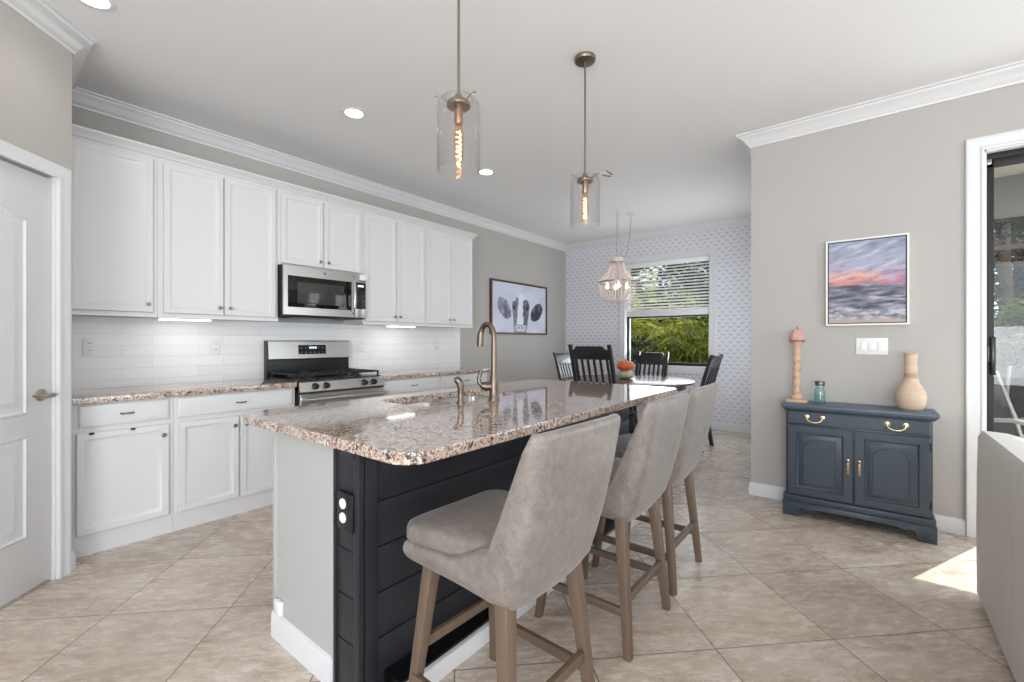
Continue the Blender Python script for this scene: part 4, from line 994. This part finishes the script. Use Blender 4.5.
for s in (-1, 1):
    a, c = (-HWS+.012, -.004) if s < 0 else (.004, HWS-.012)
    o = MB().door(a, c, .150, .640, FR, fp, FR+.0125).build('door', 'navy_paint', sb, local=True)
    am, hw = (a+c)/2, (c-a)/2-.095
    arc = [(am-hw, FR+.003, .24)]+[(am-hw*math.cos(PI*i/12), FR+.003, .47+.075*math.sin(PI*i/12)) for i in range(13)]+[(am+hw, FR+.003, .24)]
    MB().tube([(p[0], p[1]+.001, p[2]) for p in arc], .0035, 6).build('arch_bead', 'navy_paint', o, local=True)
    hx = s*.030
    m = MB().box(hx-.008, hx+.008, FR-.003, FR, .345, .445, .002).tube([(hx, FR-.002, .435), (hx, FR-.022, .425), (hx, FR-.026, .395), (hx, FR-.022, .365), (hx, FR-.002, .355)], .0055, 10)
    m.build('door_pull', 'brass', o, local=True)
    for zz in (.20, .56): MB().tube([(s*(HWS-.010), FR-.003, zz), (s*(HWS-.010), FR-.003, zz+.05)], .005, 8).build('hinge', 'rubber_dark', o, local=True)
# plinth moulding and bracket base
MB().box(-HWS-.014, HWS+.014, FR-.012, BK, .10, .145, .006, 3).build('plinth', 'navy_paint', sb, local=True)
P = [(-HWS-.018, 0), (-HWS+.075, 0), (-HWS+.082, .03), (-HWS+.072, .045), (-HWS+.085, .062), (-HWS+.11, .066), (-HWS+.125, .052), (-HWS+.15, .058), (-HWS+.19, .070)]
P = P+[(-x, z) for x, z in P[::-1]]+[(HWS+.018, .102), (-HWS-.018, .102)]
MB().prism(P, FR-.016, FR+.006, 'y', bev=.002).build('bracket_foot_front', 'navy_paint', sb, local=True)
for s in (-1, 1):
    Q = [(FR+.007, 0), (FR+.08, 0), (FR+.09, .05), (FR+.12, .068), (BK-.10, .068), (BK-.07, .05), (BK-.06, 0), (BK, 0), (BK, .102), (FR+.007, .102)]
    MB().prism(Q, min(s*(HWS+.018), s*(HWS-.004)), max(s*(HWS+.018), s*(HWS-.004)), 'x', bev=.002).build('bracket_foot_side', 'navy_paint', sb, local=True)
MB().box(-HWS+.01, HWS-.01, BK-.02, BK, 0.02, .101).build('back_rail', 'navy_paint', sb, local=True)
ZT = .789
cx_, cy_ = 3.84, .405
ca = thing('candle_holder', 'turned pale wood pillar candlestick with pink candle at left of sideboard', 'candlestick', (cx_, cy_, ZT))
MB().box(cx_-.062, cx_+.062, cy_-.066, cy_+.066, ZT, ZT+.022, .006).build('base', 'pale_wood', ca)
pr = [(0, ZT+.021), (.036, ZT+.022), (.040, ZT+.035), (.030, ZT+.05)]
for i in range(6):
    z = ZT+.06+i*.057; pr += [(.022, z), (.028, z+.008), (.029, z+.020), (.023, z+.026), (.021, z+.040)]
pr += [(.022, ZT+.405), (.034, ZT+.425), (.040, ZT+.432), (.040, ZT+.440), (0, ZT+.440)]
MB().lathe(pr, (cx_, cy_, 0), 24).build('stem', 'pale_wood', ca)
MB().lathe([(0, ZT+.4395), (.050, ZT+.4395), (.052, ZT+.443), (.050, ZT+.447), (0, ZT+.447)], (cx_, cy_, 0), 28).build('drip_plate', 'steel_dark', ca)
MB().lathe([(.0, ZT+.4465), (.043, ZT+.4465), (.047, ZT+.460), (.044, ZT+.485), (.034, ZT+.51), (.018, ZT+.528), (0, ZT+.532)], (cx_, cy_, 0), 40, squash=(7, .05)).build('candle', 'pink_candle', ca, smooth=60)
MB().tube([(cx_, cy_, ZT+.525), (cx_+.002, cy_, ZT+.545)], .003, 6).build('wick', 'rubber_dark', ca)
jx, jy = 3.86, .268
ja = thing('glass_jar', 'small green glass jar with metal collar beside the candlestick', 'jar', (jx, jy, ZT))
MB().lathe([(0, ZT), (.032, ZT), (.035, ZT+.006), (.035, ZT+.085), (.030, ZT+.105), (.026, ZT+.112), (.027, ZT+.128), (.024, ZT+.128), (.023, ZT+.112), (.031, ZT+.085), (.031, ZT+.010), (0, ZT+.008)], (jx, jy, 0), 28, cap=False).build('jar_body', 'green_glass', ja, smooth=60)
MB().lathe([(0, ZT+.128), (.029, ZT+.128), (.030, ZT+.131), (.030, ZT+.152), (.028, ZT+.155), (0, ZT+.155)], (jx, jy, 0), 28).build('lid', 'steel_dark', ja)
MB().lathe([(0, ZT+.009), (.0295, ZT+.011), (.0295, ZT+.06), (0, ZT+.062)], (jx, jy, 0), 24).build('filling', 'green_glass', ja)
vx, vy = 3.85, -.216
va = MB().lathe([(0, ZT), (.052, ZT), (.064, ZT+.012), (.074, ZT+.05), (.077, ZT+.085), (.072, ZT+.12), (.056, ZT+.155), (.042, ZT+.175), (.036, ZT+.205), (.033, ZT+.26), (.031, ZT+.31), (.033, ZT+.355), (.036, ZT+.368), (.031, ZT+.369), (.028, ZT+.35), (.026, ZT+.30), (0, ZT+.29)], (vx, vy, 0), 36).build('vase', 'clay_wood', smooth=50)
tag(va, 'tall necked pale carved wood vase at right end of sideboard', 'vase')

# ------------------------------------------------------------------ sofa
so = thing('sofa', 'light grey upholstered sofa at right edge with its back to the kitchen', 'sofa', (1.95, -.88, 0))
sx0, sx1, sy0, sy1 = .85, 3.065, -1.36, -.408
R = []
for x in [sx0+(sx1-sx0)*i/24 for i in range(25)]:
    sag = .0
    R.append([(x, sy1, .03), (x, sy1+.002, .30), (x, sy1, .60), (x, sy1-.004, .775), (x, sy1-.02, .805), (x, sy1-.10, .80), (x, sy1-.15, .785), (x, sy1-.165, .74), (x, sy1-.17, .42), (x, sy1-.16, .03)])
MB().rings(R, True, True, True).build('back', 'sofa_fabric', so, smooth=60)
MB().box(sx1-.19, sx1-.002, sy0, sy1-.01, .035, .66, .04, 5).build('arm', 'sofa_fabric', so)
MB().box(sx0, sx0+.19, sy0, sy1-.12, .035, .66, .04, 5).build('arm', 'sofa_fabric', so)
MB().box(sx0+.1, sx1-.1, sy0+.02, sy1-.12, .04, .28, .02, 3).build('seat_frame', 'sofa_fabric', so)
for i in range(3):
    a = sx0+.19+i*(sx1-sx0-.38)/3; c = a+(sx1-sx0-.38)/3-.006
    MB().box(a, c, sy0+.01, sy1-.33, .28, .44, .04, 5).build('seat_cushion', 'sofa_fabric', so)
    MB().box(a, c, sy1-.34, sy1-.168, .42, .76, .05, 5).build('back_cushion', 'sofa_fabric', so)
for x in (sx0+.06, sx1-.06):
    for y in (sy0+.06, sy1-.06): MB().leg((x, y, 0), (x, y, .045), .03, .04).build('foot', 'black_wood', so)

# ------------------------------------------------------------------ patio and garden
struct('ground', MB().box(WX+.16, 40, -22, 26, -.25, -.15).box(RX+.14, WX+.16, -22, RY-.1, -.25, -.15), 'lawn')
struct('floor_patio', MB().box(RX+.14, 8.6, -7.5, RY-.12, -.149, -.03), 'patio_concrete')
struct('ceiling_patio', MB().box(RX+.14, 7.2, -7.5, RY-.14, 3.0, 3.1), 'patio_ceiling')
struct('wall_sun_block', MB().box(7.2, 7.35, -.78, RY-.12, -.149, 3.1), 'stucco')  # unseen wall added to keep direct sun out of the nook window
struct('trim_5', MB().box(7.05, 7.2, -7.5, RY-.14, 2.58, 3.0, .003), 'beam_grey')
struct('trim_6', MB().box(8.50, 8.55, -7.5, RY-.14, 2.42, 2.48).box(8.50, 8.55, -7.5, RY-.14, 1.22, 1.26).box(8.50, 8.55, -7.5, -7.45, -.03, 2.45).box(8.50, 8.55, RY-.19, RY-.14, -.03, 2.45), 'screen_bronze')
def patio_chair(x, y, rz, label):
    t = thing('patio_chair', label, 'chair', (x, y, -.03), rz, group='patio chairs outside the sliding door')
    for s in (-1, 1):
        MB().tube([(s*.27, .28, 0), (s*.27, .26, .30), (s*.27, .24, .58), (s*.27, .20, .63), (s*.27, .05, .645), (s*.27, -.14, .62), (s*.27, -.25, .58)], .017, 10).build('arm_frame', 'patio_frame', t, local=True)
        MB().tube([(s*.24, -.34, 0), (s*.24, -.20, .36), (s*.24, -.26, .6), (s*.24, -.40, 1.0)], .015, 10).build('back_frame', 'patio_frame', t, local=True)
    MB().box(-.235, .235, -.22, .25, .385, .41, .008).build('seat', 'patio_sling', t, local=True)
    m = MB().box(-.225, .225, -.008, .008, 0, .58, .004); m.xform(Matrix.Translation((0, -.22, .42)) @ Matrix.Rotation(math.radians(18), 4, 'X')).build('backrest', 'patio_sling', t, local=True)
patio_chair(5.35, -1.02, 2.4, 'grey framed sling patio chair just outside the sliding door')
patio_chair(6.5, -1.25, 1.2, 'grey framed sling patio chair farther out on the patio')
pt2 = thing('patio_table', 'low dark slatted patio table outside the sliding door', 'table', (6.0, -.75, -.03), .3)
k = MB()
for i in range(6): k.box(-.36+i*.122, -.36+i*.122+.105, -.36, .36, .40, .425, .003)
k.build('tabletop', 'patio_sling', pt2, local=True)
for sx_ in (-1, 1):
    for sy_ in (-1, 1): MB().leg((sx_*.32, sy_*.32, 0), (sx_*.32, sy_*.32, .40), .035, .035).build('leg', 'patio_sling', pt2, local=True)

def leaves(n, cfun, size, rnd, droop=.3):
    b = bmesh.new()
    for _ in range(n):
        c = Vector(cfun()); a = rnd.uniform(0, 2*PI); d = Vector((math.cos(a), math.sin(a), rnd.uniform(-.9, .3))).normalized()
        s = d.cross(Vector((rnd.uniform(-.5, .5), rnd.uniform(-.5, .5), 1))).normalized(); L = size*rnd.uniform(.6, 1.4); w_ = L*.28
        v = [b.verts.new(c), b.verts.new(c+d*L*.5+s*w_), b.verts.new(c+d*L), b.verts.new(c+d*L*.5-s*w_)]
        b.faces.new(v)
    return MB().merge(b)
def tree(x, y, H, cr, label, mat='tree_leaf', n=5200, seed=1, group='trees beyond the patio', size=.16, name='garden_tree', low=.35):
    rnd = random.Random(seed)
    t = thing(name, label, 'tree', (x, y, -.15), group=group)
    MB().tube([(0, 0, -.05), (.05, .03, H*.3), (-.06, .08, H*.55), (.04, 0, H*.85)], [.14*cr/1.5, .11*cr/1.5, .08*cr/1.5, .03], 9).build('trunk', 'bark', t, local=True)
    for i in range(5):
        a = rnd.uniform(0, 2*PI); z0 = H*rnd.uniform(.35, .6)
        MB().tube([(0, .04, z0), (math.cos(a)*cr*.35, math.sin(a)*cr*.35, z0+H*.12), (math.cos(a)*cr*.7, math.sin(a)*cr*.7, z0+H*.25)], [.05, .035, .015], 6).build('branch', 'bark', t, local=True)
    cl_ = [(rnd.uniform(-1, 1)*cr*.7, rnd.uniform(-1, 1)*cr*.7, H*rnd.uniform(low, .95), rnd.uniform(.3, .55)*cr) for _ in range(16)]
    def cf():
        c = rnd.choice(cl_)
        while True:
            p = Vector((rnd.uniform(-1, 1), rnd.uniform(-1, 1), rnd.uniform(-1, 1)))
            if p.length < 1: break
        return (c[0]+p.x*c[3], c[1]+p.y*c[3], max(.15, c[2]+p.z*c[3]*.8))
    leaves(n, cf, size, rnd).build('foliage', mat, t, local=True, smooth=0)
def palm(x, y, H, label, seed, mat='palm_leaf', nf=16, L=1.7, stems=4):
    rnd = random.Random(seed); t = thing('areca_palm', label, 'plant', (x, y, -.15), group='palms outside the dining window')
    st_ = MB()
    b = bmesh.new()
    for k_ in range(stems):
        bx, by = rnd.uniform(-.3, .3), rnd.uniform(-.3, .3); hz = H*rnd.uniform(.35, .8)
        st_.tube([(bx*.5, by*.5, -.05), (bx, by, hz*.5), (bx*1.3, by*1.3, hz)], [.035, .03, .022], 7)
        for f_ in range(nf):
            a = rnd.uniform(0, 2*PI); el = rnd.uniform(.3, 1.35); LL = L*rnd.uniform(.7, 1.1)
            p = Vector((bx*1.3, by*1.3, hz)); d = Vector((math.cos(a)*math.cos(el), math.sin(a)*math.cos(el), math.sin(el))); seg = 13; prev = p.copy()
            for i in range(seg):
                d = (d+Vector((0, 0, -.10))).normalized(); p2 = p+d*LL/seg; side = d.cross(Vector((0, 0, 1)))
                if side.length < .05: side = Vector((1, 0, 0))
                side.normalize(); wr = .006
                v = [b.verts.new(q) for q in (p-side*wr, p+side*wr, p2+side*wr, p2-side*wr)]; b.faces.new(v)
                if i > 2:
                    q = i/seg; ll = .38*math.sin(PI*min(1, q*.85+.12))*LL/1.7
                    for s in (-1, 1):
                        dd = (side*s*.85+d*.55+Vector((0, 0, -.35-.3*rnd.random()))).normalized(); n_ = d*.026
                        o_ = p+d*rnd.uniform(0, .03); tip = o_+dd*ll+Vector((0, 0, -.10*ll))
                        v = [b.verts.new(z_) for z_ in (o_-n_*.5, o_+dd*ll*.4-n_, tip, o_+dd*ll*.4+n_*.9)]; b.faces.new(v)
                p = p2
    st_.build('stem', 'bark', t, local=True)
    MB().merge(b).build('frond', mat, t, local=True, smooth=0)
PL = [(8.7, 3.3, 1.9, 1, 'palm_leaf'), (9.0, 2.6, 1.7, 2, 'palm_leaf'), (9.2, 4.2, 2.0, 3, 'palm_leaf_dark'), (10.2, 3.6, 2.2, 4, 'palm_leaf_dark'), (10.5, 4.9, 2.3, 5, 'palm_leaf_dark'), (10.3, 2.3, 2.0, 6, 'palm_leaf')]
PLL = ['yellow green palm nearest the middle of the dining window', 'yellow green palm at right side of the dining window', 'dark green palm at left side of the dining window', 'dark green palm behind the middle palms', 'tall dark palm farthest left outside the window', 'yellow green palm at far right behind the others']
for (x, y, H_, sd_, mt), lb in zip(PL, PLL): palm(x, y, H_, lb, sd_, mt)
tree(12.4, 3.6, 4.4, 1.6, 'dense green tree behind the palms, left in the dining window', seed=21, group='trees behind the palms', n=6500, size=.2, low=.12)
tree(12.8, 6.3, 4.4, 1.6, 'dense green tree far left behind the palms', seed=22, group='trees behind the palms', n=6500, size=.2, low=.12)
tree(13.4, 1.0, 4.2, 1.5, 'dense green tree behind the palms, right in the dining window', seed=23, group='trees behind the palms', n=5500, size=.2, low=.12)
tree(9.6, .4, 6.0, 1.5, 'unseen leafy tree added to shade the dining window from sun', seed=24, group='trees behind the palms', n=6000, size=.22, low=.4)  # out-of-view tree added to stop sun entering the dining window
tree(15.5, -2.6, 6.2, 1.9, 'tall airy tree seen through the patio door', seed=31, n=4500, size=.2)
tree(18.0, -3.9, 6.8, 2.2, 'tall tree farther back seen through the patio door', seed=32, n=5000, size=.24)
tree(19.5, -.2, 5.5, 2.0, 'bushy tree left of the patio door view', seed=33, n=5000, size=.24)
tree(12.8, -2.35, 2.3, .75, 'pale yellow green shrub tree just beyond the patio screen', 'shrub_leaf', seed=34, n=2600, size=.13)
tree(25.5, -4.6, 8.0, 3.0, 'dark tree closing the view behind the garden', seed=35, n=6500, size=.3, low=.1)
